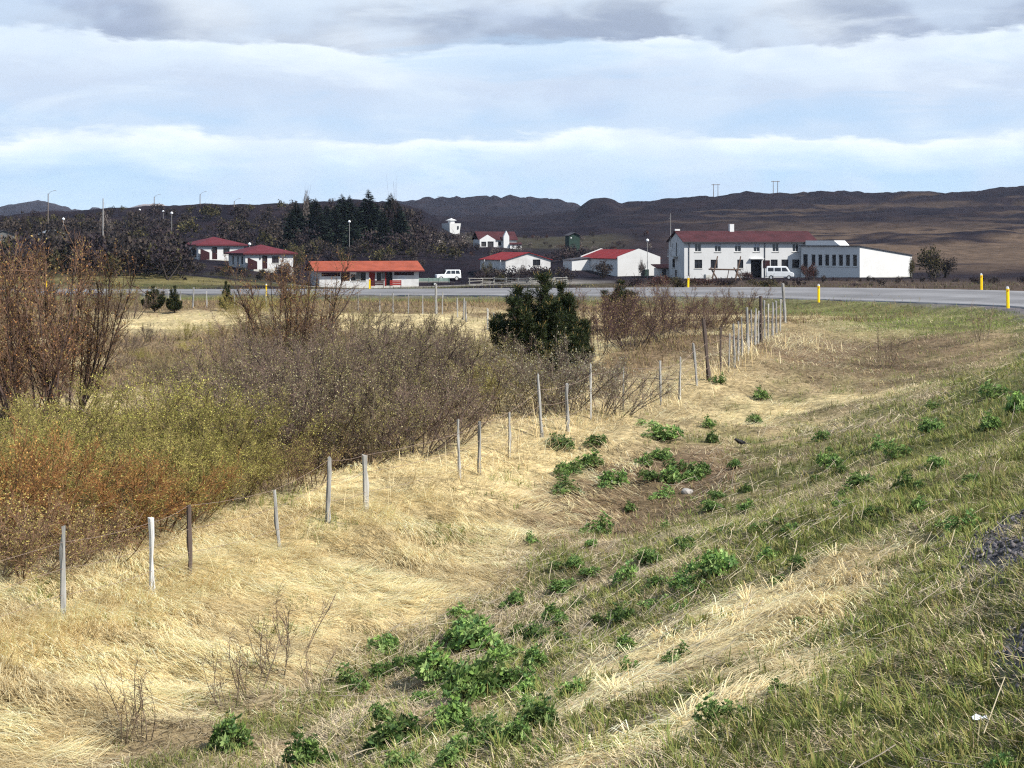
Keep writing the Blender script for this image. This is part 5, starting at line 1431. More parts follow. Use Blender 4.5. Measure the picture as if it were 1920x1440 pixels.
    mb = MB(); mb.add([tuple(X @ Vector(p)) for p in ((0, 0, -3), (10.2, 0, -3), (10.2, 17.8, -3), (0, 17.8, -3), (0.01, 0.01, -.002), (10.19, 0.01, -.002), (10.19, 17.79, -.002), (0.01, 17.79, -.002))], [(0, 1, 5, 4), (1, 2, 6, 5), (2, 3, 7, 6), (3, 0, 4, 7), (4, 5, 6, 7)]); mb.build('wing_plinth', M['concrete'], e)
hotel()

# -- low orange-roofed building by the road
def motel():
    e = house('motel', 'low building with bright orange-red roof and dark red timber front by the road', 599, 228, 537, 18, 'motel')
    W, D, H, RG = 14.6, 6.6, 2.15, 3.55
    F_, L_, R_ = Face('front'), Face('left'), Face('right', W)
    ops = [(.3, 3.0, 1.42, 1.98), (3.1, 4.4, .75, 1.98), (4.55, 5.25, .75, 1.98), (5.95, 6.75, .75, 1.98), (7.2, 8.1, .0, 1.98), (8.35, 9.0, .6, 1.98), (9.75, 10.7, .0, 1.98), (10.95, 13.9, 1.5, 1.98)]
    mb = MB(); F_.wall(mb, 0, W, 0, H, ops); mb.build('front_wall', M['wall_white_dirty'], e)
    mb = MB(); L_.wall(mb, .281, D, 0, H, []); mb.build('side_wall', M['wall_white_dirty'], e)
    mb = MB(); R_.wall(mb, .281, D, 0, H, []); R_.poly(mb, [(0, H + .002), (D, H + .002), (D / 2, RG - .06)], -.28, 0); mb.build('gable_wall', M['wall_white'], e)
    mb = MB(); L_.poly(mb, [(-.2, H + .002), (D + .2, H + .002), (D / 2, RG - .02)], -.2, .02); mb.build('gable_cladding', M['wood_red'], e)
    mb = MB(); Face('back', W, D).wall(mb, .29, W - .29, 0, H, []); mb.build('back_wall', M['wall_white'], e)
    for k in (0, 7): mb = MB(); F_.box(mb, ops[k][0], ops[k][1], -.16, -.1, ops[k][2], ops[k][3]); mb.build('strip_window', M['wood_red'], e)
    mb = MB()
    for k in range(6): F_.box(mb, 3.1 + k * .2167, 3.1 + (k + 1) * .2167 - .02, -.14, -.08, .75, 1.98)
    mb.build('timber_panel', M['wood_red'], e)
    for k in (2, 3, 5): window(F_, e, *ops[k], frame='trim_dark', bars=0)
    for u0, u1 in ((5.3, 5.9), (9.05, 9.5)): mb = MB(); F_.box(mb, u0, u1, .004, .05, .75, 1.98); mb.build('shutter', M['wall_grey'], e)
    door(F_, e, *ops[4], mat='wood_brightred', glazed=False)
    mb = MB(); F_.box(mb, *ops[6][:2], -.9, -.85, 0, 1.98); mb.build('doorway', M['trim_dark'], e)
    mb = MB(); F_.box(mb, 9.55, 9.74, .004, .06, 0, 1.98); mb.build('door_post', M['wood_brightred'], e)
    mb = MB(); F_.box(mb, 4.45, 5.35, .06, .10, 1.7, 2.02); mb.build('sign_board', M['trim_white'], e)
    mb = MB()
    F_.box(mb, 11.7, 12.5, .004, .012, 1.18, 1.3); F_.box(mb, 12.1, 12.8, .004, .012, .9, .98); mb.build('faded_mark', M['blind'], e)
    mb = MB()
    slab(mb, [(-.9, -.75, H + .06), (W + .7, -.75, H + .06), (W + .7, D / 2, RG + .02), (-.9, D / 2, RG + .02)], .12)
    slab(mb, [(W + .7, D + .6, H + .06), (-.9, D + .6, H + .06), (-.9, D / 2, RG + .02), (W + .7, D / 2, RG + .02)], .12)
    rf = mb.build('roof', M['roof_orange'], e)
    mb = MB(); slab(mb, [(-.9, -.84, H + .07), (W + .7, -.84, H + .07), (W + .7, -.755, H + .07), (-.9, -.755, H + .07)], .18); mb.build('fascia', M['trim_red'], rf)
    foundation(e, 0, 0, W, D)
    ex = Matrix.Translation(e.location) @ Matrix.Rotation(math.radians(18), 4, 'Z')
    for k, (u0, u1, mt, lb) in enumerate([(7.05, 9.0, 'wood_red', 'dark red low board screen before the motel door'), (9.9, 11.6, 'wood_brightred', 'bright red low board screen right of the motel door')]):
        p = ex @ Vector(((u0 + u1) / 2, -1.6, 0))
        s = empty('board_screen', p, math.radians(18), lb, 'screen', 'red board screens before the motel')
        w = (u1 - u0) / 2
        for j in range(3): MB().box(-w, -.03, .12 + j * .25, w, .03, .12 + j * .25 + .21).build('board', M[mt], s)
        for sx in (-w + .05, w - .05): MB().box(sx - .04, .034, -.6, sx + .04, .11, .9).build('post', M['wood_red'], s)
motel()

# -- twin hip-roofed cottages
def cottage(px, d, row, label, porch_first):
    e = house('cottage', label, px, d, row, 29, 'cottage')
    S, H, AP = 7.9, 2.42, 3.75
    F_, L_, R_, B_ = Face('front'), Face('left'), Face('right', S), Face('back', S, S)
    fo = [(2.75, 3.6, .05, 2.1), (4.35, 5.5, .95, 2.02)] if porch_first else [(2.35, 3.25, .05, 2.1), (4.3, 5.4, .9, 2.02)]
    lo = [(1.1, 1.9, .75, 2.0), (3.1, 3.75, .75, 2.0), (5.4, 6.1, .75, 2.0)] if porch_first else [(1.0, 3.4, .35, 2.0), (4.4, 6.9, .35, 2.0)]
    mb = MB(); F_.wall(mb, 0, S, 0, H, fo); mb.build('front_wall', M['wall_white'], e)
    mb = MB(); L_.wall(mb, .281, S, 0, H, lo); mb.build('side_wall', M['wall_white'], e)
    mb = MB(); R_.wall(mb, .281, S, 0, H, []); B_.wall(mb, .29, S - .29, 0, H, []); mb.build('back_wall', M['wall_white'], e)
    door(F_, e, *fo[0]); window(F_, e, *fo[1], frame='trim_dark', bars=1)
    for o in lo: window(L_, e, *o, frame='trim_dark', bars=0 if porch_first else 2)
    mb = MB(); F_.poly(mb, [(.15, 0), (1.7, 0), (1.7, 1.2), (.15, 1.85)], .6, .68); mb.build('wind_screen', M['wood_red'], e)
    MB().box(2.3, -.14, 1.55, 2.5, -.004, 1.85).build('wall_lamp', M['trim_dark'], e)
    o = .55; c = S / 2
    A, B, C_, D_ = (-o, -o, H + .10), (S + o, -o, H + .10), (S + o, S + o, H + .10), (-o, S + o, H + .10); T = (c, c, AP + .1)
    rf = MB().add([A, B, C_, D_, T], [(0, 1, 4), (1, 2, 4), (2, 3, 4), (3, 0, 4), (3, 2, 1, 0)]).build('roof', M['roof_crimson'], e)
    mb = MB()
    mb.box(-o, -o, H - .12, S + o, -o + .05, H + .095).box(-o, S + o - .05, H - .12, S + o, S + o, H + .095).box(-o, -o + .055, H - .12, -o + .05, S + o - .055, H + .095).box(S + o - .05, -o + .055, H - .12, S + o, S + o - .055, H + .095)
    mb.build('fascia', M['trim_red'], rf)
    foundation(e, 0, 0, S, S)
cottage(460, 248, 505, 'front white cottage with crimson hip roof, nearer of the two', True)
cottage(372, 266, 487, 'rear white cottage with crimson hip roof, left and higher on the slope', False)

def gable_house(e, W, L, H, AP, roof, wall, front_ops=(), parapet=0.0, ov=0.3):
    F_, L_, R_, B_ = Face('front'), Face('left'), Face('right', W), Face('back', W, L)
    mb = MB(); F_.wall(mb, 0, W, 0, H, list(front_ops)); F_.poly(mb, [(0, H + .002), (W, H + .002), (W, H + parapet + .01), (W / 2, AP + parapet), (0, H + parapet + .01)] if parapet else [(0, H + .002), (W, H + .002), (W / 2, AP - .04)], -.28, 0)
    mb.build('gable_wall', M[wall], e)
    mb = MB(); L_.wall(mb, .281, L - .281, 0, H, []); mb.build('side_wall', M[wall], e)
    mb = MB(); R_.wall(mb, .281, L - .281, 0, H, []); mb.build('side_wall', M[wall], e)
    mb = MB(); B_.wall(mb, 0, W, 0, H, []); B_.poly(mb, [(0, H + .002), (W, H + .002), (W, H + parapet + .01), (W / 2, AP + parapet), (0, H + parapet + .01)] if parapet else [(0, H + .002), (W, H + .002), (W / 2, AP - .04)], -.28, 0); mb.build('gable_wall', M['wall_white'], e)
    y0, y1 = (.285, L - .285) if parapet else (-ov, L + ov)
    k = (AP - H) / (W / 2); s = .3
    mb = MB()
    slab(mb, [(-s, y1, H - k * s), (-s, y0, H - k * s), (W / 2, y0, AP + .03), (W / 2, y1, AP + .03)], .09)
    slab(mb, [(W + s, y0, H - k * s), (W + s, y1, H - k * s), (W / 2, y1, AP + .03), (W / 2, y0, AP + .03)], .09)
    rf = mb.build('roof', M[roof], e)
    foundation(e, 0, 0, W, L)
    return rf

e = house('farmhouse', 'grey-stained gabled house with red roof among bare bushes', 948, 268, 512, 23.6)
gable_house(e, 8.3, 11.0, 2.3, 3.45, 'roof_red', 'wall_white_dirty', [(5.0, 6.4, 1.2, 2.25)])
window(Face('front'), e, 5.0, 6.4, 1.2, 2.25, frame='trim_dark')
MB().tube([(-.5, 1.0, 0), (-.5, 1.0, 2.2)], .07, 6).build('porch_post', M['trim_white'], e)
MB().tube([(-.5, 8.0, 0), (-.5, 8.0, 2.2)], .07, 6).build('porch_post', M['trim_white'], e)

e = house('farmhouse', 'white house with parapet gables and bright red roof left of the hotel', 1158, 262, 518, 20)
gable_house(e, 7.7, 16.0, 3.0, 4.35, 'roof_red', 'wall_white', [], parapet=.16)
mb = MB(); Face('front').box(mb, 4.6, 5.4, .004, .5, 0, 1.1); mb.build('meter_box', M['shed_green'], e)
MB().box(-3.4, 11.5, -2.5, -.01, 15.5, 2.6).build('annex', M['wall_white'], e)
mb = MB(); slab(mb, [(-3.6, 11.3, 2.62), (-.02, 11.3, 3.0), (-.02, 15.7, 3.0), (-3.6, 15.7, 2.62)], .1); mb.build('annex_roof', M['roof_dark'], e)
e2 = house('garden_shed', 'low grey shed with red-brown roof between the white gable and the hotel', 1236, 258, 520, 15, 'shed')
MB().box(0, 0, -2, 2.9, 2.4, 1.5).build('wall', M['wall_white_dirty'], e2)
mb = MB(); slab(mb, [(-.5, -.4, 1.55), (3.1, -.4, 1.55), (3.1, 2.6, 2.1), (-.5, 2.6, 2.1)], .12); mb.build('roof', M['red_brown'], e2)
MB().box(.5, -.03, .2, 1.2, -.004, 1.3).build('door', M['trim_dark'], e2)

def white_house():
    e = house('white_house', 'small white house with dark red roof and pointed white gable on the rise behind', 899, 335, 467, 14)
    W, D, H, RG = 8.0, 6.0, 2.0, 3.7
    F_ = Face('front')
    ops = [(4.0, 4.7, .7, 1.6)]
    mb = MB(); F_.wall(mb, 0, W, 0, H, ops); Face('left').wall(mb, .281, D, 0, H, []); Face('right', W).wall(mb, .281, D, 0, H, []); mb.build('wall', M['wall_white'], e)
    window(F_, e, *ops[0], frame='trim_dark', bars=0)
    mb = MB(); slab(mb, [(-.3, -.3, H - .03), (W + .3, -.3, H - .03), (W + .3, D / 2, RG), (-.3, D / 2, RG)], .1); slab(mb, [(W + .3, D + .3, H), (-.3, D + .3, H), (-.3, D / 2, RG), (W + .3, D / 2, RG)], .1)
    mb.build('roof', M['roof_darkred'], e)
    mb = MB(); F_.wall(mb, -.1, 3.3, 0, 1.95, [(.25, 1.3, .5, 1.55), (1.6, 2.9, .3, 1.6)], .28); F_.poly(mb, [(-.1, 1.952), (3.3, 1.952), (1.6, 3.0)], -.28, 0)
    for v in range(len(mb.v)): mb.v[v] = (mb.v[v][0], mb.v[v][1] - .6, mb.v[v][2])
    mb.build('front_gable', M['trim_white'], e)
    for a, b in ((.25, 1.3), (1.6, 2.9)): MB().box(a, -.42, .3, b, -.36, 1.58).build('garage_door', M['trim_dark'], e)
    mb = MB(); F_.poly(mb, [(5.0, -.5), (6.2, -.5), (6.2, 2.6), (5.6, 3.85), (5.0, 2.6)], .05, .9); mb.build('pointed_gable', M['trim_white'], e)
    MB().box(6.3, -1.2, -.5, 8.8, -.31, 1.0).build('porch_wall', M['trim_white'], e)
    mb = MB(); slab(mb, [(6.22, -1.4, 1.05), (8.9, -1.4, 1.05), (8.9, -.32, 1.4), (6.22, -.32, 1.4)], .1); mb.build('porch_roof', M['roof_darkred'], e)
    foundation(e, 0, 0, W, D)
white_house()

def tower():
    d = 400
    e = house('lookout_tower', 'squat white box tower with small white cap on the hillside', 846, d, 441, 38, 'tower')
    a, b, h = 1.45, 1.72, 2.95
    mb = MB().add([(-a, -a, 0), (a, -a, 0), (a, a, 0), (-a, a, 0), (-b, -b, h), (b, -b, h), (b, b, h), (-b, b, h)], [(0, 3, 2, 1), (4, 5, 6, 7), (0, 1, 5, 4), (1, 2, 6, 5), (2, 3, 7, 6), (3, 0, 4, 7)])
    mb.build('tower_body', M['wall_white'], e)
    mb = MB().box(-.6, -.6, h + .002, .6, .6, h + .75); c = mb.build('cap', M['trim_white'], e)
    MB().add([(-1, -1, h + .752), (1, -1, h + .752), (1, 1, h + .752), (-1, 1, h + .752), (0, 0, h + 1.3)], [(3, 2, 1, 0), (0, 1, 4), (1, 2, 4), (2, 3, 4), (3, 0, 4)]).build('cap_roof', M['trim_white'], c)
    MB().box(a * .45, -b - .02, 1.5, a * .75, -a - .05, 2.3).build('window', M['glass'], e)
    MB().box(-1.3, -1.3, -4, 1.3, 1.3, -.002).build('pedestal', M['concrete'], e)
tower()

e = house('garden_shed', 'dark green wooden hut on the heath above the houses', 1067, 310, 462, 18, 'shed')
MB().box(0, 0, -1, 2.2, 2.2, 2.2).build('wall', M['shed_green'], e)
MB().prism([(-.002, 2.202), (2.202, 2.202), (1.1, 2.65)], 'y', .01, 2.19).build('gable', M['shed_green'], e)
mb = MB(); slab(mb, [(-.25, -.3, 2.12), (1.1, -.3, 2.72), (1.1, 2.5, 2.72), (-.25, 2.5, 2.12)], .07); slab(mb, [(1.1, -.3, 2.72), (2.45, -.3, 2.12), (2.45, 2.5, 2.12), (1.1, 2.5, 2.72)], .07); mb.build('roof', M['roof_dark'], e)
MB().box(.3, -.03, 1.55, .55, -.004, 1.8).build('sign_plate', M['trim_white'], e)

e = house('farm_building', 'grey-roofed building half hidden by scrub at far left', 78, 290, 451, 24, 'building')
gable_house(e, 4.2, 7.0, 1.2, 2.0, 'roof_grey', 'wall_grey')
e = house('farm_building', 'dark-roofed building at the left edge of the picture', -20, 285, 452, 20, 'building')
gable_house(e, 5.0, 7.0, 1.1, 2.0, 'roof_dark', 'wall_grey')

# gravel track climbing the left hillside
def track():
    cols = [(-60, 262), (20, 268), (100, 276), (150, 284), (200, 294), (240, 303), (290, 312)]
    P = catmull([(px_at(p, d), d, 0) for p, d in cols], 6)
    V, F = [], []
    for i, p in enumerate(P):
        for k in range(5):
            y = p[1] - 2.2 + 4.4 * k / 4
            V.append((p[0], y, gz(p[0], y) + (0.12 if 0 < k < 4 else -0.2)))
    for i in range(len(P) - 1):
        for k in range(4):
            a = i * 5 + k; F.append((a, a + 5, a + 6, a + 1))
    tag(obj('gravel_track', mesh_np('gravel_track', V, F, mats=[M['concrete']], smooth=True)), kind='structure')
track()

# ------------------------------------------------------------------ poles, lamps, pylons
def street_lamp(px, d, top, label, arm=True):
    x = px_at(px, d); z = gz(x, d); h = CZ + (HY - top) / FP * d - z
    e = empty('street_lamp' if arm else 'utility_pole', (x, d, z - .1), 0, label, 'street lamp' if arm else 'pole', 'street lamps on the hillside' if arm else None)
    MB().tube([(0, 0, -.3), (0.03, 0, h)], [.13, .09], 7).build('pole', M['pole_wood' if arm else 'pole_grey'], e)
    if arm:
        MB().tube([(0.02, -.05, h - .3), (.5, -.05, h + .35), (1.15, -.05, h + .55)], .035, 6).build('arm', M['galv'], e)
        MB().add([(1.05, -.14, h + .50), (1.75, -.14, h + .60), (1.75, .06, h + .60), (1.05, .06, h + .50), (1.08, -.10, h + .62), (1.65, -.10, h + .70), (1.65, .02, h + .70), (1.08, .02, h + .62)], [(0, 3, 2, 1), (4, 5, 6, 7), (0, 1, 5, 4), (1, 2, 6, 5), (2, 3, 7, 6), (3, 0, 4, 7)]).build('lamp_head', M['galv'], e)
street_lamp(90, 330, 362, 'wooden street lamp farthest left against the sky')
street_lamp(289, 412, 368, 'wooden street lamp before the pale far hill')
street_lamp(375, 405, 363, 'wooden street lamp on the ridge above the rear cottage')
street_lamp(439, 408, 376, 'short-looking street lamp left of the spruce grove')
street_lamp(193, 296, 371, 'pale lampless pole beside the gravel track', arm=False)

def globe_lamp(px, d, top, label):
    x = px_at(px, d); z = gz(x, d); h = max(1.6, CZ + (HY - top) / FP * d - z)
    e = empty('path_lamp', (x, d, z - .1), 0, label, 'path lamp', 'white path lamps')
    MB().tube([(0, 0, -.2), (0, 0, h - .2)], .05, 6).build('pole', M['pole_grey'], e)
    mb = MB(); r = .26
    rings = [(0.10, -.2), (r, -.02), (r * .95, .12), (r * .5, .24), (0.04, .30)]
    mb.tube([(0, 0, h + zz) for _, zz in rings], [rr for rr, _ in rings], 10).build('lamp_shade', M['lamp_white'], e, smooth=True)
globe_lamp(119, 300, 410, 'white path lamp above the grey-roofed building at far left')
globe_lamp(262, 398, 393, 'white path lamp high on the left hillside')
globe_lamp(306, 385, 396, 'white path lamp right of the ridge street lamp')
globe_lamp(322, 300, 399, 'tall white path lamp above the rear cottage')
globe_lamp(655, 296, 415, 'white path lamp in front of the dark spruces')
globe_lamp(1214, 256, 450, 'white path lamp rising before the white parapet gable')
globe_lamp(468, 268, 457, 'white path lamp behind the front cottage roof')

def pylon(px, d, top, label, w=2.4):
    x = px_at(px, d); z = gz(x, d); h = CZ + (HY - top) / FP * d - z
    e = empty('power_pylon', (x, d, z), 0.1, label, 'power pylon', 'power pylons on the skyline')
    for s in (-1, 1): MB().tube([(s * w / 2, 0, -.5), (s * w / 2, 0, h)], [.20, .15], 6).build('pole', M['pole_wood'], e)
    MB().box(-w * .95, -.12, h - .55, w * .95, .12, h - .25).build('crossarm', M['pole_wood'], e)
pylon(1342, 845, 345, 'left power pylon of two poles on the right skyline')
pylon(1454, 842, 339, 'right power pylon of two poles on the right skyline')
pylon(826, 1560, 368, 'tiny pylon on the middle skyline hill', 3.4)

# ------------------------------------------------------------------ vehicles
def wheel(parent, x, y, z, r, w, side):
    mb = MB(); n = 18
    pr = [(r * .62, 0), (r * .93, 0), (r, w * .2), (r, w * .8), (r * .93, w), (r * .62, w)]
    for k in range(n):
        a = 6.283 * k / n
        for rr, t in pr: mb.v.append((x + rr * math.cos(a), y + t * side, z + rr * math.sin(a)))
    for k in range(n):
        for j in range(5): a = k * 6 + j; b = ((k + 1) % n) * 6 + j; mb.f.append((a, b, b + 1, a + 1))
    o = empty('wheel', (0, 0, 0)); o.parent = parent
    wme = mb.build('tyre', M['tyre'], o)
    rm = MB(); rm.tube([(x, y + .03 * side, z), (x, y + (w - .03) * side, z)], r * .62, 14); rm.build('rim', M['rim'], o)

def car(name, label, cat, px, d, row, rz, low, cab, half, axles, wr, glass_side, screen):
    x = px_at(px, d); z = CZ - (row - HY) / FP * d; zg = gz(x, d)
    e = empty(name, (x, d, max(zg, z)), rz, label, cat)
    mb = MB().prism(low, 'y', -half, half); body = mb.build('body', M['car_white'], e, bevel=.06)
    mb = MB()
    n = len(cab); ins = .12; zs = [p[1] for p in cab]; z0, z1 = min(zs), max(zs)
    def hw(zz): return half - .02 - ins * (zz - z0) / (z1 - z0)
    mb.add([(u, -hw(v), v) for u, v in cab] + [(u, hw(v), v) for u, v in cab], [tuple(range(n))[::-1] if False else tuple(range(n)), tuple(range(n, 2 * n))[::-1]] + [(i, n + i, n + (i + 1) % n, (i + 1) % n) for i in range(n)])
    c = mb.build('cabin', M['car_white'], e, bevel=.05)
    for s in (-1, 1):
        for g in glass_side:
            m = len(g); w = MB().add([(u, s * (hw(v) + .004), v) for u, v in g] + [(u, s * (hw(v) + .016), v) for u, v in g], [tuple(range(m)), tuple(range(m, 2 * m))[::-1]] + [(i, m + i, m + (i + 1) % m, (i + 1) % m) for i in range(m)])
            w.build('window', M['glass'], c)
    (ua, va), (ub, vb) = screen
    dx = -.012 if ub > ua else .012
    MB().add([(ua + dx, -hw(va) + .1, va + .01), (ua + dx, hw(va) - .1, va + .01), (ub + dx, hw(vb) - .1, vb + .01), (ub + dx, -hw(vb) + .1, vb + .01), (ua + dx * 2, -hw(va) + .1, va + .02), (ua + dx * 2, hw(va) - .1, va + .02), (ub + dx * 2, hw(vb) - .1, vb + .02), (ub + dx * 2, -hw(vb) + .1, vb + .02)],
             [(0, 1, 2, 3), (7, 6, 5, 4), (0, 4, 5, 1), (1, 5, 6, 2), (2, 6, 7, 3), (3, 7, 4, 0)]).build('windscreen', M['glass'], c)
    for ax in axles:
        for s in (-1, 1): wheel(e, ax, s * (half - .2), wr, wr, .22, s)
    us = [p[0] for p in low]; f = -1 if abs(min(us)) >= abs(max(us)) and screen[1][0] > screen[0][0] else 1
    fx = min(us) if f < 0 else max(us)
    MB().box(min(us) - .10, -half, .38, min(us) - .004, half, .52).build('bumper', M['trim_dark'], e)
    MB().box(max(us) + .004, -half, .38, max(us) + .10, half, .52).build('bumper', M['trim_dark'], e)
    for s in (-1, 1): MB().box(fx + f * .004 if f > 0 else fx - .03, s * half * .72 - .1, .68, fx + .03 if f > 0 else fx - .004, s * half * .72 + .1, .86).build('headlight', M['blind'], e)
    return e
car('jeep', 'white off-road car with long bonnet parked beside the orange-roofed building', 'car', 840, 274, 533, math.radians(14),
    [(-2.15, .42), (-2.15, .95), (-2.0, 1.06), (-.75, 1.12), (2.1, 1.12), (2.15, .42)], [(-.80, 1.10), (-.40, 1.78), (-.2, 1.86), (1.85, 1.86), (2.05, 1.75), (2.12, 1.10)], .84, (-1.35, 1.35), .38,
    [[(-.55, 1.18), (-.22, 1.72), (.3, 1.72), (.3, 1.18)], [(.42, 1.18), (.42, 1.72), (1.1, 1.72), (1.1, 1.18)], [(1.22, 1.18), (1.22, 1.72), (1.8, 1.72), (1.92, 1.18)]], ((-.78, 1.16), (-.42, 1.76)))
car('van', 'white van parked before the hotel entrance', 'van', 1462, 234, 524, math.radians(-8),
    [(-1.95, .4), (-1.95, 1.15), (1.5, 1.15), (2.0, .95), (2.05, .4)], [(-1.95, 1.13), (-1.9, 1.85), (-1.75, 1.95), (.85, 1.95), (1.05, 1.85), (1.5, 1.13)], .85, (-1.25, 1.3), .33,
    [[(-1.7, 1.22), (-1.7, 1.72), (-.9, 1.72), (-.9, 1.22)], [(-.75, 1.22), (-.75, 1.72), (.15, 1.72), (.15, 1.22)], [(.3, 1.22), (.3, 1.74), (.85, 1.74), (1.2, 1.22)]], ((1.46, 1.18), (1.06, 1.82)))

def trailer():
    x = px_at(812, 236); d = 236
    e = empty('trailer', (x, d, gz(x, d)), math.radians(10), 'faded green flat trailer with slatted sides before the white off-road car', 'trailer')
    MB().box(-2.3, -.9, .55, 2.3, .9, .68).build('bed', M['timber_grey'], e)
    for j in range(3): MB().box(-2.3, -.95, .72 + j * .16, 2.3, -.905, .72 + j * .16 + .12).build('slat', M['trailer_green'], e)
    for u in (-2.25, -.75, .75, 2.25): MB().box(u - .04, -1.0, .5, u + .04, -.955, 1.25).build('stake', M['trailer_green'], e)
    for s in (-1, 1): wheel(e, 0.2, s * .72, .3, .3, .18, s)
    MB().tube([(2.3, 0, .6), (3.3, 0, .45)], .05, 6).build('drawbar', M['trim_dark'], e)
trailer()

# ------------------------------------------------------------------ timber frame, rails and small things
def swing():
    x = px_at(1360, 236); d = 236
    e = empty('swing_frame', (x, d, gz(x, d)), math.radians(6), 'dark wooden swing frame with slanting poles before the hotel', 'swing frame')
    for s in (-1, 1):
        u = s * 1.75
        MB().tube([(u - .55, -.8, -.3), (u + .75, .7, 3.6)], [.14, .10], 6).build('pole', M['timber_dark'], e)
        MB().tube([(u + .65, -.8, -.3), (u - .35, .5, 1.95)], [.13, .10], 6).build('pole', M['timber_dark'], e)
    MB().tube([(-2.5, 0, 1.72), (2.3, 0, 1.62)], .13, 6).build('beam', M['timber_dark'], e)
    MB().tube([(0.2, .1, -.2), (.55, 0, 1.68)], .06, 6).build('pole', M['timber_dark'], e)
    x = px_at(1327, 234)
    b = empty('concrete_block', (x, 234, gz(x, 234) - .1), .3, 'pale concrete block in the grass before the hotel', 'block')
    MB().box(-.5, -.4, 0, .5, .4, 1.0).build('block_body', M['concrete'], b, bevel=.05)
    MB().box(-.42, -.32, 1.002, .42, .32, 1.08).build('block_lid', M['wall_white_dirty'], b)
swing()

def rails():
    e = empty('rail_fence', (px_at(960, 226), 226, gz(px_at(960, 226), 226)), 0, 'low grey rail fence along the yard left of the parapet house', 'fence')
    loc = e.location; R = random.Random(8)
    pts = []
    for i, px in enumerate(np.linspace(880, 1062, 9)):
        d = 226 + 4 * math.sin(i * .9); x = px_at(px, d); z = gz(x, d); pts.append(Vector((x, d, z)) - loc)
        MB().tube([pts[-1] + Vector((0, 0, -.3)), pts[-1] + Vector((R.gauss(0, .08), 0, 1.15))], .07, 5).build('post', M['timber_grey'], e)
    for a, b in zip(pts, pts[1:]):
        for h in (.35, .68, 1.0):
            MB().tube([a + Vector((-.15, -.09, h + R.gauss(0, .08))), b + Vector((.15, -.09, h + R.gauss(0, .08)))], .055, 5).build('rail', M['timber_grey'], e)
rails()

def bird():
    p = hit(1390, 842)
    e = empty('blackbird', p + Vector((0, 0, 0.0)), math.radians(200), 'small black bird on the ground at the far end of the ditch', 'bird')
    s = 0.9
    mb = MB()
    ax = [(-.11, .085), (-.07, .10), (0, .115), (.06, .13), (.10, .155), (.125, .175), (.155, .178), (.175, .172)]
    rd = [.012, .034, .05, .047, .034, .030, .028, .010]
    mb.tube([(a * s, 0, b * s) for a, b in ax], [r * s for r in rd], 10).build('body', M['black'], e, smooth=True)
    MB().add([(-.09 * s, -.02, .085 * s), (-.09 * s, .02, .085 * s), (-.23 * s, .03, .055 * s), (-.23 * s, -.03, .055 * s), (-.09 * s, 0, .105 * s), (-.23 * s, 0, .064 * s)], [(0, 3, 2, 1), (0, 4, 5, 3), (1, 2, 5, 4), (2, 3, 5), (0, 1, 4)]).build('tail', M['black'], e)
    MB().tube([(.17 * s, 0, .172 * s), (.205 * s, 0, .165 * s)], [.008, .001], 6).build('beak', M['beak'], e)
    for sy in (-1, 1):
        MB().tube([(0.0, sy * .02, .075 * s), (.01, sy * .022, -.005)], .004, 5).build('leg', M['trim_dark'], e)
        MB().add([(.06 * s, sy * .046, .13 * s), (-.02 * s, sy * .054, .13 * s), (-.13 * s, sy * .03, .09 * s), (-.02 * s, sy * .052, .085 * s), (.06 * s, sy * .040, .12 * s), (-.02 * s, sy * .046, .12 * s), (-.13 * s, sy * .026, .085 * s), (-.02 * s, sy * .046, .08 * s)],
                 [(0, 1, 2, 3), (7, 6, 5, 4), (0, 4, 5, 1), (1, 5, 6, 2), (2, 6, 7, 3), (3, 7, 4, 0)]).build('wing', M['black'], e)
bird()

def stone(px, py, r, label, seed):
    p = hit(px, py); R = random.Random(seed)
    import bmesh
    bm = bmesh.new(); bmesh.ops.create_icosphere(bm, subdivisions=2, radius=r)
    for v in bm.verts: v.co = Vector((v.co.x * 1.2, v.co.y, v.co.z * .75)) * R.uniform(.85, 1.12)
    me = bpy.data.meshes.new('stone'); bm.to_mesh(me); bm.free(); me.materials.append(M['stone'])
    o = obj('stone', me); o.location = p + Vector((0, 0, r * .25)); tag(o, label, 'stone')
stone(1288, 928, .09, 'round grey stone lying in the ditch below the lupins', 3)

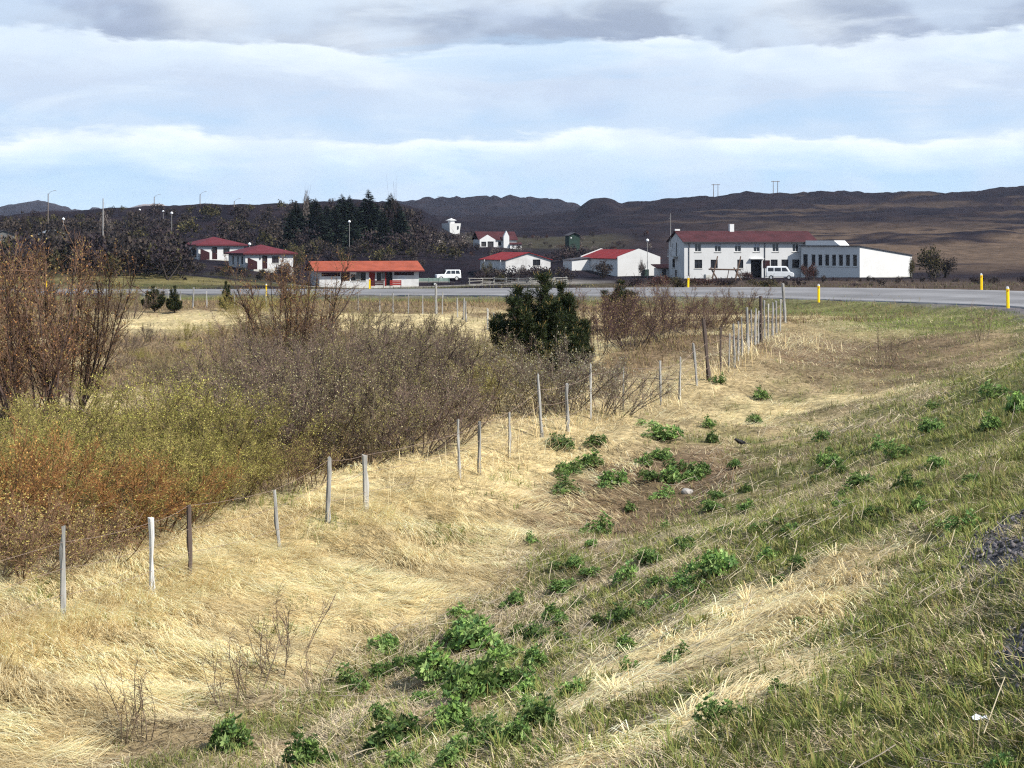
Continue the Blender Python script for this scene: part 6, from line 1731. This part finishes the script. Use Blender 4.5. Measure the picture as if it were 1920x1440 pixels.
def scrap(px, py, label):
    p = hit(px, py)
    V, F = [], []
    R = random.Random(4)
    for i in range(4):
        for j in range(4): V.append((i * .028 - .04, j * .016 - .02 + .01 * math.sin(i * 2), .06 + R.uniform(-.012, .012)))
    for i in range(3):
        for j in range(3): a = i * 4 + j; F.append((a, a + 4, a + 5, a + 1))
    o = obj('paper_scrap', mesh_np('paper_scrap', V, F, mats=[M['paper']])); o.location = p
    o.modifiers.new('thick', 'SOLIDIFY').thickness = .003
    tag(o, label, 'litter')
def gravel():
    n = 16000
    d = rnd(n, 6, 20); x = rnd(n, 0.24, 0.42) * d
    g = zones(x, d)[4]
    m = (rs.rand(n) < g) ; x, d = x[m], d[m]; n = len(x)
    r = rnd(n, .008, .026) * (rs.rand(n) * .8 + .5)
    P = np.stack([x, d, ground_z(x, d) + r * .4], 1)
    oc = np.array([(1, 0, 0), (-1, 0, 0), (0, 1, 0), (0, -1, 0), (0, 0, .8), (0, 0, -.8)], float)
    V = (P[:, None] + oc[None] * r[:, None, None] * (0.7 + .6 * rs.rand(n, 6, 1))).reshape(-1, 3)
    T = np.array([(0, 2, 4), (2, 1, 4), (1, 3, 4), (3, 0, 4), (2, 0, 5), (1, 2, 5), (3, 1, 5), (0, 3, 5)])
    F = (np.arange(n)[:, None, None] * 6 + T[None]).reshape(-1, 3)
    c = np.repeat(np.array((.095, .086, .09))[None] * rnd(n, .5, 1.7)[:, None], 6, axis=0)
    tag(obj('road_gravel', mesh_np('road_gravel', V, F, c, [M['shrub_bark']])), 'dark loose gravel on the road shoulder at the right edge', 'gravel', kind='stuff')
gravel()
scrap(1838, 1368, 'crumpled white scrap in the grass at the lower right')

# ------------------------------------------------------------------ clear spring air that turns the far hills blue
def haze():
    mb = MB().box(-6800, -60, -40, 6800, 6300, 190)
    m = bpy.data.materials.new('air'); m.use_nodes = True
    nt = m.node_tree; nt.nodes.clear()
    out = nt.nodes.new('ShaderNodeOutputMaterial'); v = nt.nodes.new('ShaderNodeVolumePrincipled')
    v.inputs['Color'].default_value = (0.62, 0.74, 1.0, 1); v.inputs['Density'].default_value = 0.000055
    v.inputs['Anisotropy'].default_value = 0.0
    nt.links.new(v.outputs[0], out.inputs['Volume'])
    o = mb.build('haze', m); tag(o, 'thin bluish haze in the air over the far hills', 'haze', kind='stuff')
haze()
